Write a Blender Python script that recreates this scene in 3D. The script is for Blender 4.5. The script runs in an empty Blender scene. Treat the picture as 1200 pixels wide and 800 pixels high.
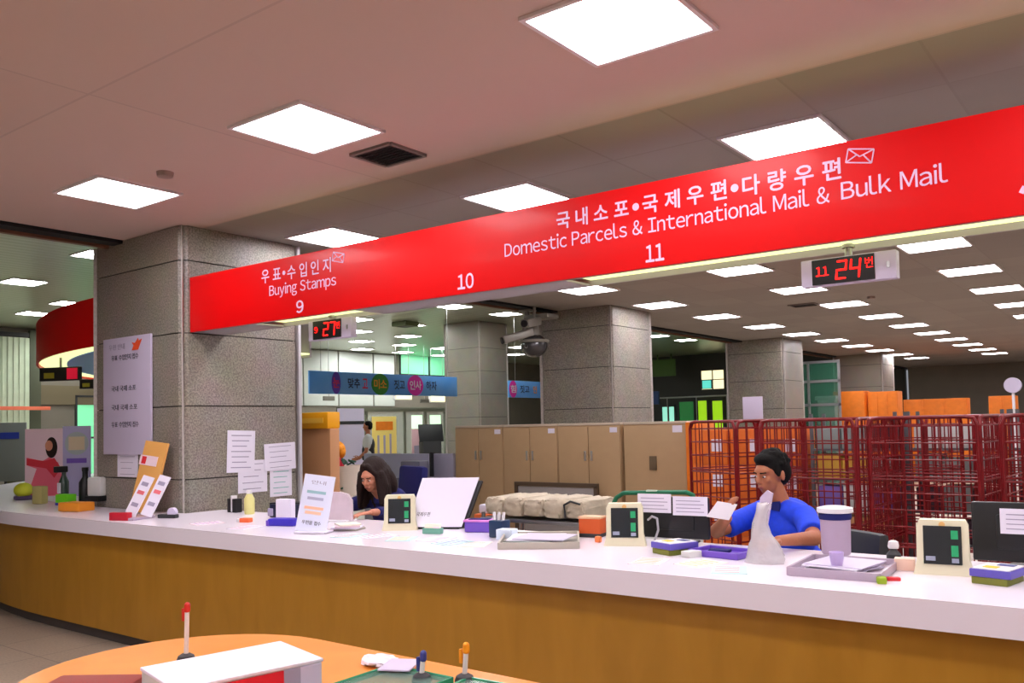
import bpy, bmesh, math, random
from mathutils import Vector, Matrix, Euler
R = math.radians
scene = bpy.context.scene
col = scene.collection
random.seed(7)

# ---------------------------------------------------------------- camera
CAM = Vector((0, 0, 1.6))
FPX, CY = 1019.372, 452.775
CR = Vector((0.79797887, 0.6022778, -0.02216261))
CU = Vector((0.04392138, -0.02143896, 0.99880493))
CF = Vector((-0.60108289, 0.79799864, 0.04356071))
cd = bpy.data.cameras.new('camera'); cam = bpy.data.objects.new('camera', cd); col.objects.link(cam)
cd.sensor_width = 36; cd.lens = FPX / 1200 * 36; cd.shift_y = (CY - 400) / 1200
cd.clip_start = .05; cd.clip_end = 200
m = Matrix((CR, CU, -CF)).transposed().to_4x4(); m.translation = CAM
cam.matrix_world = m
scene.camera = cam

# ---------------------------------------------------------------- light and exposure
scene.view_settings.view_transform = 'Standard'
scene.view_settings.look = 'None'
scene.view_settings.exposure = 0.18
scene.view_settings.gamma = 1
scene.view_settings.use_curve_mapping = False
w = bpy.data.worlds.new('world'); scene.world = w; w.use_nodes = True
w.node_tree.nodes['Background'].inputs[0].default_value = (.80, .82, .9, 1)
w.node_tree.nodes['Background'].inputs[1].default_value = 0.30
LAMP = 18.0          # strength of the square ceiling panels
HALL_LAMP = 40.0
COVE = 1.0

# ---------------------------------------------------------------- helpers
def lin(c):
    return tuple((v / 12.92 if v <= .04045 else ((v + .055) / 1.055) ** 2.4) for v in [x / 255 for x in c]) + (1,)

MATS = {}
def mat(name, rgb, rough=.6, metal=0, spec=.5, emit=0, var=0, vscale=8, rgb2=None, bump=0, bscale=60, coat=0, alpha=1, trans=0):
    if name in MATS: return MATS[name]
    M = bpy.data.materials.new(name); M.use_nodes = True
    nt = M.node_tree; b = nt.nodes['Principled BSDF']
    b.inputs['Base Color'].default_value = lin(rgb)
    b.inputs['Roughness'].default_value = rough
    b.inputs['Metallic'].default_value = metal
    b.inputs['Specular IOR Level'].default_value = spec
    b.inputs['Coat Weight'].default_value = coat
    b.inputs['Coat Roughness'].default_value = .15
    b.inputs['Alpha'].default_value = alpha
    b.inputs['Transmission Weight'].default_value = trans
    if emit:
        b.inputs['Emission Color'].default_value = lin(rgb); b.inputs['Emission Strength'].default_value = emit
    if var or rgb2 or bump:
        tc = nt.nodes.new('ShaderNodeTexCoord')
        n = nt.nodes.new('ShaderNodeTexNoise'); n.inputs['Scale'].default_value = vscale; n.inputs['Detail'].default_value = 6
        nt.links.new(tc.outputs['Object'], n.inputs['Vector'])
        if var or rgb2:
            r_ = nt.nodes.new('ShaderNodeValToRGB')
            r_.color_ramp.elements[0].position = .35; r_.color_ramp.elements[1].position = .65
            c1 = lin(rgb); c2 = lin(rgb2) if rgb2 else tuple(min(1, x * (1 + var)) for x in c1[:3]) + (1,)
            if not rgb2: c1 = tuple(x * (1 - var) for x in c1[:3]) + (1,)
            r_.color_ramp.elements[0].color = c1; r_.color_ramp.elements[1].color = c2
            nt.links.new(n.outputs['Fac'], r_.inputs['Fac']); nt.links.new(r_.outputs['Color'], b.inputs['Base Color'])
        if bump:
            n2 = nt.nodes.new('ShaderNodeTexNoise'); n2.inputs['Scale'].default_value = bscale
            nt.links.new(tc.outputs['Object'], n2.inputs['Vector'])
            bp = nt.nodes.new('ShaderNodeBump'); bp.inputs['Strength'].default_value = bump; bp.inputs['Distance'].default_value = .01
            nt.links.new(n2.outputs['Fac'], bp.inputs['Height']); nt.links.new(bp.outputs['Normal'], b.inputs['Normal'])
    MATS[name] = M
    return M

class MB:
    def __init__(s): s.b = bmesh.new()
    def box(s, c, d, rz=0, rx=0, ry=0, bev=0):
        r = bmesh.ops.create_cube(s.b, size=1)
        vs = r['verts']
        bmesh.ops.scale(s.b, vec=d, verts=vs)
        if bev:
            es = list({e for v in vs for e in v.link_edges})
            q = bmesh.ops.bevel(s.b, geom=es, offset=min(bev, .45 * min(d)), segments=2, affect='EDGES', profile=.6)
            vs = list({v for f in q['faces'] for v in f.verts} | {v for v in vs if v.is_valid})
        M = Matrix.Translation(c) @ Euler((rx, ry, rz)).to_matrix().to_4x4()
        bmesh.ops.transform(s.b, matrix=M, verts=vs)
        return s
    def cyl(s, p0, p1, r0, r1=None, n=16, cap=True):
        p0 = Vector(p0); p1 = Vector(p1); r1 = r0 if r1 is None else r1
        L = (p1 - p0).length
        q = bmesh.ops.create_cone(s.b, cap_ends=cap, segments=n, radius1=r0, radius2=max(r1, 1e-4), depth=L)
        M = Matrix.Translation((p0 + p1) / 2) @ (p1 - p0).to_track_quat('Z', 'Y').to_matrix().to_4x4()
        bmesh.ops.transform(s.b, matrix=M, verts=q['verts'])
        return s
    def ball(s, c, d, n=16, rot=None):
        q = bmesh.ops.create_uvsphere(s.b, u_segments=n, v_segments=max(6, n * 2 // 3), radius=1)
        M = Matrix.Translation(c) @ (rot.to_4x4() if rot else Matrix()) @ Matrix.Diagonal((*( (d,) * 3 if not hasattr(d, '__len__') else d), 1))
        bmesh.ops.transform(s.b, matrix=M, verts=q['verts'])
        return s
    def cap(s, p0, p1, r0, r1=None, n=12):
        r1 = r0 if r1 is None else r1
        s.cyl(p0, p1, r0, r1, n); s.ball(p0, r0, n); s.ball(p1, r1, n)
        return s
    def tube(s, pts, r, n=8, closed=False):
        pts = [Vector(p) for p in pts]
        k = len(pts)
        for i in range(k - (0 if closed else 1)):
            s.cyl(pts[i], pts[(i + 1) % k], r, r, n)
            if 0 < i: s.ball(pts[i], r * 1.0, 8)
        return s
    def lathe(s, prof, c=(0, 0, 0), n=24):
        rings = []
        for (r_, z_) in prof:
            rings.append([s.b.verts.new((c[0] + r_ * math.cos(2 * math.pi * i / n), c[1] + r_ * math.sin(2 * math.pi * i / n), c[2] + z_)) for i in range(n)])
        for a, b_ in zip(rings, rings[1:]):
            for i in range(n): s.b.faces.new((a[i], a[(i + 1) % n], b_[(i + 1) % n], b_[i]))
        s.b.faces.new(rings[0][::-1]); s.b.faces.new(rings[-1])
        return s
    def poly(s, pts, z0, z1):
        a = [s.b.verts.new((x, y, z0)) for x, y in pts]; b_ = [s.b.verts.new((x, y, z1)) for x, y in pts]
        s.b.faces.new(a[::-1]); s.b.faces.new(b_)
        for i in range(len(pts)):
            j = (i + 1) % len(pts); s.b.faces.new((a[i], a[j], b_[j], b_[i]))
        return s
    def prism(s, pts, o, u, v, t):
        """outline pts (a,b) in the plane o + a*u + b*v, thickness vector t"""
        o, u, v, t = map(Vector, (o, u, v, t))
        a = [s.b.verts.new(o + u * x + v * y) for x, y in pts]; b_ = [s.b.verts.new(o + u * x + v * y + t) for x, y in pts]
        s.b.faces.new(a[::-1]); s.b.faces.new(b_)
        for i in range(len(pts)):
            j = (i + 1) % len(pts); s.b.faces.new((a[i], a[j], b_[j], b_[i]))
        return s
    def strip(s, A, B, z0, z1):
        """band between outline A and outline B, extruded from z0 to z1"""
        for i in range(len(A) - 1):
            q = [A[i], A[i + 1], B[i + 1], B[i]]
            lo = [s.b.verts.new((*p, z0)) for p in q]; hi = [s.b.verts.new((*p, z1)) for p in q]
            s.b.faces.new(lo); s.b.faces.new(hi)
            s.b.faces.new((lo[0], lo[1], hi[1], hi[0])); s.b.faces.new((lo[3], lo[2], hi[2], hi[3]))
            if i == 0: s.b.faces.new((lo[0], lo[3], hi[3], hi[0]))
            if i == len(A) - 2: s.b.faces.new((lo[1], lo[2], hi[2], hi[1]))
        bmesh.ops.remove_doubles(s.b, verts=s.b.verts, dist=1e-5)
        return s
    def obj(s, name, m_, parent=None, smooth=35):
        bmesh.ops.recalc_face_normals(s.b, faces=s.b.faces)
        me = bpy.data.meshes.new(name); s.b.to_mesh(me); s.b.free()
        if smooth:
            me.polygons.foreach_set('use_smooth', [True] * len(me.polygons))
            try: me.set_sharp_from_angle(angle=R(smooth))
            except Exception: pass
        me.materials.append(m_)
        o = bpy.data.objects.new(name, me); col.objects.link(o)
        if parent: o.parent = parent
        return o

def tag(o, label, cat, group=None, kind=None):
    if label: o['label'] = label
    if cat: o['category'] = cat
    if group: o['group'] = group
    if kind: o['kind'] = kind
    return o
def thing(name, label, cat, loc=(0, 0, 0), rz=0, group=None):
    o = bpy.data.objects.new(name, None); col.objects.link(o); o.empty_display_size = .1
    o.location = loc; o.rotation_euler = (0, 0, rz)
    return tag(o, label, cat, group)
def struct(o, label=None, cat=None):
    o['kind'] = 'structure'
    if label: o['label'] = label
    if cat: o['category'] = cat
    return o
KIDS = {}
def dup(root, loc, rz, label, group=None):
    def cp(o, par):
        c = o.copy(); col.objects.link(c)
        if par: c.parent = par
        for ch in list(o.children): cp(ch, c)
        return c
    c = cp(root, None); c.location = loc; c.rotation_euler = (0, 0, rz); c['label'] = label
    if group: c['group'] = group
    return c
GL = {}
def glyph(ch):
    """outline mesh of one character (full-width form, so Latin and Hangul share one sans face)"""
    if ch in GL: return GL[ch]
    c = chr(ord(ch) + 0xFEE0) if '!' <= ch <= '~' else ch
    cu = bpy.data.curves.new('t', 'FONT'); cu.body = c; cu.resolution_u = 3
    t = bpy.data.objects.new('t', cu); col.objects.link(t)
    me = bpy.data.meshes.new_from_object(t.evaluated_get(bpy.context.evaluated_depsgraph_get())); bpy.data.objects.remove(t)
    V = [(v.co.x, v.co.y) for v in me.vertices]; F = [tuple(p.vertices) for p in me.polygons]
    GL[ch] = (V, F); return GL[ch]
def text(s, name, m_, parent, x0, x1, z0, z1, y, depth=.003, bold=0, mtx=None):
    """lettering fitted to a box x0..x1, z0..z1 on the plane Y = y (reads from -Y); mtx places it elsewhere"""
    pos = 0; pts = []; faces = []
    for ch in s:
        if ch == ' ': pos += .30; continue
        V, F = glyph(ch)
        if not V: pos += .3; continue
        a = min(v[0] for v in V); b_ = max(v[0] for v in V)
        for ox, oy in (((0, 0),) if not bold else ((-bold, 0), (bold, 0), (0, -bold), (0, bold), (-bold * .7, bold * .7), (bold * .7, -bold * .7))):
            n0 = len(pts)
            pts += [(pos + v[0] - a + ox, v[1] + oy, ox * 100 + oy * 37) for v in V]; faces += [tuple(i + n0 for i in f) for f in F]
        pos += b_ - a + (.075 if ch < chr(128) else .1)
    xs = [p[0] for p in pts]; ys = [p[1] for p in pts]
    a, b_, c, d = min(xs), max(xs), min(ys), max(ys)
    co = []
    for p in pts:
        q = Vector((x0 + (p[0] - a) / (b_ - a) * (x1 - x0), y - depth - p[2] * 4e-5, z0 + (p[1] - c) / (d - c) * (z1 - z0)))
        co.append(mtx @ q if mtx else q)
    me = bpy.data.meshes.new(name); me.from_pydata(co, [], faces)
    bm = bmesh.new(); bm.from_mesh(me)
    if not bold:
        n = (Vector((0, 1, 0)) if not mtx else mtx.to_3x3() @ Vector((0, 1, 0))).normalized() * depth * .9
        q = bmesh.ops.extrude_face_region(bm, geom=bm.faces[:])
        bmesh.ops.translate(bm, vec=n, verts=[v for v in q['geom'] if isinstance(v, bmesh.types.BMVert)])
        bmesh.ops.recalc_face_normals(bm, faces=bm.faces[:])
    bm.to_mesh(me); bm.free()
    me.materials.append(m_)
    o = bpy.data.objects.new(name, me); col.objects.link(o)
    if parent: o.parent = parent
    return o
SEG = {'0': 'abcdef', '1': 'bc', '2': 'abged', '3': 'abgcd', '4': 'fgbc', '7': 'abc', '9': 'abcdfg'}
def seg_digits(s, x, z, wd, h, gap, y, t, slant=.12):
    mb = MB()
    for ch in s:
        if ch in SEG:
            for k in SEG[ch]:
                a = {'a': (0, 1, 1, 1), 'b': (1, 1, 1, .5), 'c': (1, .5, 1, 0), 'd': (0, 0, 1, 0), 'e': (0, .5, 0, 0), 'f': (0, 1, 0, .5), 'g': (0, .5, 1, .5)}[k]
                P = [(x + a[0] * wd + slant * a[1] * h, z + a[1] * h), (x + a[2] * wd + slant * a[3] * h, z + a[3] * h)]
                mb.cap((P[0][0], y, P[0][1]), (P[1][0], y, P[1][1]), t, t, 8)
        x += wd + gap
    return mb
def remesh(mb, name, m_, parent, vox=.008, smooth=6):
    me = bpy.data.meshes.new('tmp'); mb.b.to_mesh(me); mb.b.free()
    o = bpy.data.objects.new('tmp', me); col.objects.link(o)
    md = o.modifiers.new('r', 'REMESH'); md.mode = 'VOXEL'; md.voxel_size = vox
    sm = o.modifiers.new('s', 'SMOOTH'); sm.factor = .5; sm.iterations = smooth
    dg = bpy.context.evaluated_depsgraph_get()
    m2 = bpy.data.meshes.new_from_object(o.evaluated_get(dg)); bpy.data.objects.remove(o)
    m2.polygons.foreach_set('use_smooth', [True] * len(m2.polygons)); m2.name = name
    m2.materials.clear(); m2.materials.append(m_)
    q = bpy.data.objects.new(name, m2); col.objects.link(q)
    if parent: q.parent = parent
    return q

# ---------------------------------------------------------------- materials
def granite(name, dark, light, joints=False):
    M = mat(name, dark, .42); nt = M.node_tree; b = nt.nodes['Principled BSDF']
    tc = nt.nodes.new('ShaderNodeTexCoord')
    n = nt.nodes.new('ShaderNodeTexNoise'); n.inputs['Scale'].default_value = 75; n.inputs['Detail'].default_value = 3
    n2 = nt.nodes.new('ShaderNodeTexNoise'); n2.inputs['Scale'].default_value = 4
    nt.links.new(tc.outputs['Object'], n.inputs['Vector']); nt.links.new(tc.outputs['Object'], n2.inputs['Vector'])
    r1 = nt.nodes.new('ShaderNodeValToRGB'); r1.color_ramp.elements[0].position = .38; r1.color_ramp.elements[1].position = .62
    r1.color_ramp.elements[0].color = lin(dark); r1.color_ramp.elements[1].color = lin(light)
    nt.links.new(n.outputs['Fac'], r1.inputs['Fac'])
    mx = nt.nodes.new('ShaderNodeMix'); mx.data_type = 'RGBA'; mx.blend_type = 'MULTIPLY'; mx.inputs[0].default_value = .35
    nt.links.new(r1.outputs['Color'], mx.inputs[6]); nt.links.new(n2.outputs['Color'], mx.inputs[7])
    h = nt.nodes.new('ShaderNodeHueSaturation'); h.inputs['Saturation'].default_value = .8; h.inputs['Value'].default_value = 1.15
    nt.links.new(mx.outputs[2], h.inputs['Color']); nt.links.new(h.outputs['Color'], b.inputs['Base Color'])
    return M
m_stone = granite('granite', (118, 108, 96), (158, 148, 134))
m_chamfer = mat('chamfer_stone', (178, 170, 166), .5, var=.12, vscale=40)
m_joint = mat('stone_joint', (52, 48, 46), .9)
m_black = mat('black_plastic', (14, 14, 18), .45)
m_dark = mat('dark_grey', (44, 44, 48), .5)
m_white = mat('white_paint', (225, 222, 226), .5)
m_paper = mat('paper', (228, 222, 238), .7)
m_lilac = mat('pale_lilac', (200, 190, 215), .5)
m_chrome = mat('brushed_steel', (170, 170, 172), .3, .9)
CT = .945
m_cream = mat('cream_plastic', (222, 216, 186), .45)
m_red = mat('banner_red', (228, 0, 6), .45, spec=.25, coat=.08)
m_text = mat('banner_lettering', (240, 205, 238), .5)
m_led = mat('led_red', (255, 20, 16), .5, emit=2.2)
m_skin = mat('skin', (176, 108, 76), .5, var=.05, vscale=20)
m_skin2 = mat('skin_pale', (206, 136, 108), .5, var=.05, vscale=20)
m_hair = mat('black_hair', (12, 9, 9), .8, spec=.2, bump=.3, bscale=90)
m_hair2 = mat('dark_brown_hair', (34, 16, 12), .7, spec=.3, bump=.4, bscale=70)
m_ink = mat('dark_ink', (40, 38, 60), .7)
m_greyink = mat('grey_ink', (158, 150, 176), .7)
m_cage = mat('cage_red', (126, 4, 16), .4, var=.12)
m_orange = mat('orange_card', (226, 120, 14), .6, var=.06)
m_navy = mat('navy_fabric', (18, 22, 96), .85)
m_blue = mat('shirt_blue', (14, 62, 220), .75, var=.08, vscale=30)
m_purple = mat('purple_plastic', (112, 78, 190), .4)
m_green = mat('green_paint', (28, 120, 84), .4)

def wood(name, a, b_, scale=(2, 2, .6), rough=.45):
    M = mat(name, a, rough, coat=.15); nt = M.node_tree; p = nt.nodes['Principled BSDF']
    tc = nt.nodes.new('ShaderNodeTexCoord'); mp = nt.nodes.new('ShaderNodeMapping'); mp.inputs['Scale'].default_value = scale
    n = nt.nodes.new('ShaderNodeTexNoise'); n.inputs['Scale'].default_value = 3; n.inputs['Detail'].default_value = 8; n.inputs['Distortion'].default_value = .6
    nt.links.new(tc.outputs['Object'], mp.inputs['Vector']); nt.links.new(mp.outputs['Vector'], n.inputs['Vector'])
    r1 = nt.nodes.new('ShaderNodeValToRGB'); r1.color_ramp.elements[0].position = .3; r1.color_ramp.elements[1].position = .7
    r1.color_ramp.elements[0].color = lin(a); r1.color_ramp.elements[1].color = lin(b_)
    nt.links.new(n.outputs['Fac'], r1.inputs['Fac']); nt.links.new(r1.outputs['Color'], p.inputs['Base Color'])
    return M
m_wood = wood('counter_veneer', (166, 116, 22), (180, 128, 34))
m_desk = wood('desk_laminate', (222, 134, 36), (228, 144, 46))
m_tan = mat('tan_steel', (182, 150, 112), .5, var=.02)
m_top = mat('counter_top_white', (236, 228, 240), .22)

# ---------------------------------------------------------------- the setting: floors
def tile_mat(name, a, b_, size, grout, rough=.35):
    M = mat(name, a, rough); nt = M.node_tree; p = nt.nodes['Principled BSDF']
    tc = nt.nodes.new('ShaderNodeTexCoord'); br = nt.nodes.new('ShaderNodeTexBrick')
    br.offset = 0; br.inputs['Color1'].default_value = lin(a); br.inputs['Color2'].default_value = lin(b_); br.inputs['Mortar'].default_value = lin(grout)
    br.inputs['Scale'].default_value = 1; br.inputs['Brick Width'].default_value = size; br.inputs['Row Height'].default_value = size; br.inputs['Mortar Size'].default_value = .004
    nt.links.new(tc.outputs['Object'], br.inputs['Vector'])
    n = nt.nodes.new('ShaderNodeTexNoise'); n.inputs['Scale'].default_value = 60; nt.links.new(tc.outputs['Object'], n.inputs['Vector'])
    mx = nt.nodes.new('ShaderNodeMix'); mx.data_type = 'RGBA'; mx.blend_type = 'OVERLAY'; mx.inputs[0].default_value = .35
    nt.links.new(br.outputs['Color'], mx.inputs[6]); nt.links.new(n.outputs['Fac'], mx.inputs[7]); nt.links.new(mx.outputs[2], p.inputs['Base Color'])
    return M
m_floor = tile_mat('floor_granite_tiles', (164, 148, 132), (172, 156, 138), .6, (116, 104, 94))
struct(MB().box((-8, 14, -.1), (31, 40, .2)).obj('floor', m_floor, smooth=0))

# ceilings
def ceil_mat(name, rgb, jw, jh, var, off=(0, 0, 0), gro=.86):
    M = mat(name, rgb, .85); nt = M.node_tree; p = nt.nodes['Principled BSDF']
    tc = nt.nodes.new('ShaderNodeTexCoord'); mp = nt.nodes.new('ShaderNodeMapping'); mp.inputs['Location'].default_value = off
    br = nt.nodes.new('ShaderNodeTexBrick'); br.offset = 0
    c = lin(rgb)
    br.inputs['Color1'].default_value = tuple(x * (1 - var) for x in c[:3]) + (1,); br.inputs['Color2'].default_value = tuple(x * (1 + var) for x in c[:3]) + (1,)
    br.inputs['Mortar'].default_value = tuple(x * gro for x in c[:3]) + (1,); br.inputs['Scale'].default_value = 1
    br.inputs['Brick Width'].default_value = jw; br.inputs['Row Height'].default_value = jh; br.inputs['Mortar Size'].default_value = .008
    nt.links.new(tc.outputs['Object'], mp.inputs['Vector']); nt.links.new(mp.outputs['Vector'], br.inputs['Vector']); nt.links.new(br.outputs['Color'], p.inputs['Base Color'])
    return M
m_ceil_a = ceil_mat('ceiling_warm_bounce', (200, 176, 166), 4.1, 2.05, .015, (0.15, -.12, 0))  # warm bounce light on the front ceiling, put into its colour
m_ceil_b = ceil_mat('ceiling_shaded_tiles', (160, 152, 146), .66, .66, .06, (.17, -.26, 0), .9)  # shade beyond the banner put into the darker grey; tile joints are real
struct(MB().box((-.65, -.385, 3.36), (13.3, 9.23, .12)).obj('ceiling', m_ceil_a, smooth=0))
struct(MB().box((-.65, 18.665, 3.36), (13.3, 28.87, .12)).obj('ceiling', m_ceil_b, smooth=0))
m_hallceil = mat('metal_strip_ceiling', (176, 180, 160), .28, .55)
nt = m_hallceil.node_tree
tc = nt.nodes.new('ShaderNodeTexCoord'); wv = nt.nodes.new('ShaderNodeTexWave'); wv.inputs['Scale'].default_value = 1.6; wv.bands_direction = 'X'; wv.inputs['Distortion'].default_value = .4
bp = nt.nodes.new('ShaderNodeBump'); bp.inputs['Strength'].default_value = .35; bp.inputs['Distance'].default_value = .02
nt.links.new(tc.outputs['Object'], wv.inputs['Vector']); nt.links.new(wv.outputs['Fac'], bp.inputs['Height']); nt.links.new(bp.outputs['Normal'], nt.nodes['Principled BSDF'].inputs['Normal'])
struct(MB().box((-15.3, 14, 4.36), (15.9, 38.6, .12)).obj('ceiling', m_hallceil, smooth=0))

# bulkhead between the two ceilings: dark shadow gap and timber edge
m_brown = mat('brown_timber', (112, 72, 50), .6)
struct(MB().box((-7.42, 14, 3.86), (.24, 40, 1.12)).obj('trim_1', m_dark, smooth=0), 'dark bulkhead between the low and the high ceiling', 'trim')
struct(MB().box((-7.56, 14, 3.285), (.06, 40, .05)).obj('trim_2', m_brown, smooth=0), 'brown timber edge below the dark bulkhead', 'trim')
m_blackgap = mat('shadow_gap', (16, 15, 18), .9)
struct(MB().box((-7.38, 14, 3.285), (.16, 40, .03)).obj('trim_3', m_blackgap, smooth=0), 'black channel along the ceiling edge', 'trim')

# walls
m_wallgrey = mat('wall_grey', (122, 114, 104), .8, var=.04, vscale=2)
m_wallwarm = mat('wall_warm', (206, 196, 184), .8)
m_panel = mat('wall_panel_white', (206, 210, 206), .45)
struct(MB().box((-.65, 33.1, 1.65), (13.3, .2, 3.3)).obj('wall_back', m_wallgrey, smooth=0))
struct(MB().box((6.1, 14, 2), (.2, 38.2, 4)).obj('wall_right', m_wallwarm, smooth=0))
struct(MB().box((-8.6, -5.1, 2.2), (29.2, .2, 4.6)).obj('wall_front', m_wallwarm, smooth=0))
m_darkwall = mat('wall_dark', (46, 44, 42), .6)
struct(MB().box((-23.1, 14.0, 2.15), (.2, 38.4, 4.3)).obj('wall_left', m_wallgrey, smooth=0))
struct(MB().box((-15.25, 33.1, 2.15), (15.7, .2, 4.3)).obj('wall_back', m_darkwall, smooth=0))
# white wall panels with dark joints on the far wall
for k, (a, b_) in enumerate(((14.0, 15.6), (15.65, 17.25), (17.3, 18.9), (18.95, 20.44), (20.5, 22.1), (22.17, 23.2))):
    tag(MB().box((-22.97, (a + b_) / 2, 3.33), (.05, b_ - a, 1.9), bev=.01).obj('wall_panel', m_panel),
        ['tall white wall panel hidden furthest left behind the big stone pillar', 'white wall panel behind the big stone pillar, second from its left', 'white wall panel beside the big stone pillar edge',
         'white wall panel above the left end of the blue banner', 'white wall panel above the middle of the blue banner', 'narrow white wall panel next to the stone grey wall, above the blue banner'][k], 'wall panel', 'white panels on the far wall')
# pillars -----------------------------------------------------------------
def pillar(x, y, wd, dp, top, label, strip=True):
    """near corner (x, y), extends -X by wd and +Y by dp"""
    t = thing('stone_pillar', label, 'pillar', (x - wd / 2, y + dp / 2, 0)); t['group'] = 'square granite pillars'
    c = .055
    def oct_(e):
        a, b_ = wd / 2 - e, dp / 2 - e
        return [(-a + c, -b_), (a - c, -b_), (a, -b_ + c), (a, b_ - c), (a - c, b_), (-a + c, b_), (-a, b_ - c), (-a, -b_ + c)]
    zs = [0, .61, 1.21, 1.81, 2.41, 3.01, 3.61, 4.21, 4.81]
    zs = [z_ for z_ in zs if z_ < top - .1] + [top]
    mb = MB()
    for a, b_ in zip(zs, zs[1:]): mb.poly(oct_(0), a + .005, b_ - .005)
    mb.obj('stone_courses', m_stone, t, smooth=0)
    MB().poly(oct_(.012), 0, top).obj('joint_core', m_joint, t, smooth=0)
    if strip:
        for sx, sy in ((1, -1), (-1, -1), (1, 1)):
            MB().box((sx * (wd / 2 - c / 2 + .004), sy * (dp / 2 - c / 2 + .004), top / 2), (c * 1.32, .008, top - .01), rz=-sx * sy * R(-45)).obj('corner_strip', m_chamfer, t, smooth=0)
    return t
pillar(-6.39, 4.03, 1.41, 1.2, 3.3, 'large granite pillar at the left end of the red banner, with notices on it')
pillar(-6.38, 10.88, 1.27, 1.22, 3.3, 'granite pillar carrying the security cameras, behind the steel cupboards')
pillar(-6.40, 18.0, 1.28, 1.19, 3.3, 'granite pillar right of the dark glass opening, third along the row')
pillar(-6.1, 24.7, 1.3, 1.2, 3.3, 'granite pillar furthest back, behind the orange box stack')
pillar(-14.1, 10.36, 1.2, 1.2, 4.3, 'granite pillar in the far hall, only a strip seen beside the large pillar')
pillar(-14.1, 17.35, 1.2, 1.2, 4.3, 'slim looking granite pillar in the far hall where the blue banner ends')

# ---------------------------------------------------------------- ceiling lights
m_diff = mat('light_diffuser', (255, 250, 255), .5, emit=LAMP)
m_diff2 = mat('light_diffuser_hall', (250, 255, 250), .5, emit=HALL_LAMP)
m_lframe = mat('light_frame', (215, 208, 210), .5)
def make_light(z_, md):
    t = thing('ceiling_light', '', 'ceiling light', (0, 0, z_))
    f = MB()
    for dx, dy, a, b_ in ((0, .3, .62, .022), (0, -.3, .62, .022), (.3, 0, .022, .58), (-.3, 0, .022, .58)): f.box((dx, dy, -.008), (a, b_, .016))
    f.obj('frame', m_lframe, t, smooth=0)
    MB().box((0, 0, -.004), (.58, .58, .008)).obj('diffuser', md, t, smooth=0)
    return t
ORD = ['first', 'second', 'third', 'fourth', 'fifth', 'sixth', 'seventh', 'eighth', 'ninth', 'tenth', 'eleventh', 'twelfth', 'thirteenth', 'fourteenth', 'fifteenth']
proto = None
YR = [-2.9, -.9, 1.15, 3.2, 5.2, 7.3, 9.4, 11.4, 13.4, 15.5, 17.5, 19.5, 21.5, 23.5, 25.6, 27.6]
colname = {-5.85: 'column along the pillars', -3.82: 'second column from the pillars', -1.79: 'third column from the pillars', .25: 'fourth column from the pillars', 2.3: 'fifth column from the pillars'}
for cx, cn in colname.items():
    for i, y in enumerate(YR):
        if cx > 1 and y > 12: continue
        if y < 3: lab = f'square ceiling light behind the camera, {ORD[i]} of the {cn}'
        else: lab = f'square white ceiling light, {ORD[i - 3]} nearest visible one in the {cn}'
        if (cx, y) == (-1.79, 3.2): lab = 'largest square white ceiling light, cut by the top edge of the photo'
        if (cx, y) == (-3.82, 3.2): lab = 'square white ceiling light left of the dark air vent'
        if (cx, y) == (-5.85, 3.2): lab = 'leftmost square white light on the front ceiling tinted with warm bounce'
        if (cx, y) == (-1.79, 5.2): lab = 'square white ceiling light right above the envelope icon of the long red banner'
        if (cx, y) == (-3.82, 5.2): lab = 'square white ceiling light peeking over the middle of the red banner'
        if (cx, y) == (-5.85, 5.2): lab = 'square white ceiling light over the small envelope icon near the large pillar'
        if proto is None: proto = make_light(3.3, m_diff); proto.location = (cx, y, 3.3); proto['label'] = lab; proto['group'] = 'square ceiling lights'
        else: dup(proto, (cx, y, 3.3), 0, lab, 'square ceiling lights')
hp = None
for cx, ys, cn in ((-12.8, (6.7, 8.8, 14.9, 16.8, 24.7, 26.7), 'row nearest the bulkhead'), (-16, (7.0, 9.0, 14.9, 16.8), 'second row past the bulkhead'),
               (-18, (8.8, 10.9, 16.8, 18.8, 24.4), 'third row past the bulkhead'), (-20, (9.0, 18.8, 20.7, 22.6, 26.8), 'fourth row past the bulkhead'), (-22, (11, 20.7, 22.7, 24.8), 'row beside the far wall')):
    for i, y in enumerate(ys):
        lab = f'small bright light in the high metal ceiling, {ORD[i]} of the {cn}'
        if hp is None: hp = make_light(4.3, m_diff2); hp.location = (cx, y, 4.3); hp['label'] = lab; hp['group'] = 'lights in the high metal ceiling'
        else: dup(hp, (cx, y, 4.3), 0, lab, 'lights in the high metal ceiling')
# air vents
m_ventdark = mat('vent_dark', (58, 56, 58), .6)
def vent(x, y, sx, sy, label):
    t = thing('air_vent', label, 'air vent', (x, y, 3.3), group='ceiling air vents')
    f = MB()
    for dx, dy, a, b_ in ((0, sy / 2, sx, .025), (0, -sy / 2, sx, .025), (sx / 2, 0, .025, sy), (-sx / 2, 0, .025, sy)): f.box((dx, dy, -.008), (a, b_, .016))
    f.obj('frame', mat('vent_frame', (120, 108, 104), .5), t, smooth=0)
    MB().box((0, 0, -.002), (sx - .02, sy - .02, .004)).obj('backing', m_black, t, smooth=0)
    s_ = MB()
    for k in range(9): s_.box((0, -sy / 2 + sy * (k + .5) / 9, -.008), (sx - .02, .016, .004), rx=R(30))
    s_.obj('slats', m_ventdark, t, smooth=0)
vent(-3.81, 3.83, .34, .31, 'dark square air vent in the front ceiling tinted with warm bounce')
vent(-4.3, 13.05, .38, .3, 'flat dark air vent in the shade-tinted rear ceiling behind the number display')
sp = thing('smoke_detector', 'small round smoke detector between the two left ceiling lights', 'smoke detector', (-5.18, 3.15, 3.3), group='ceiling smoke detectors')
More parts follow.
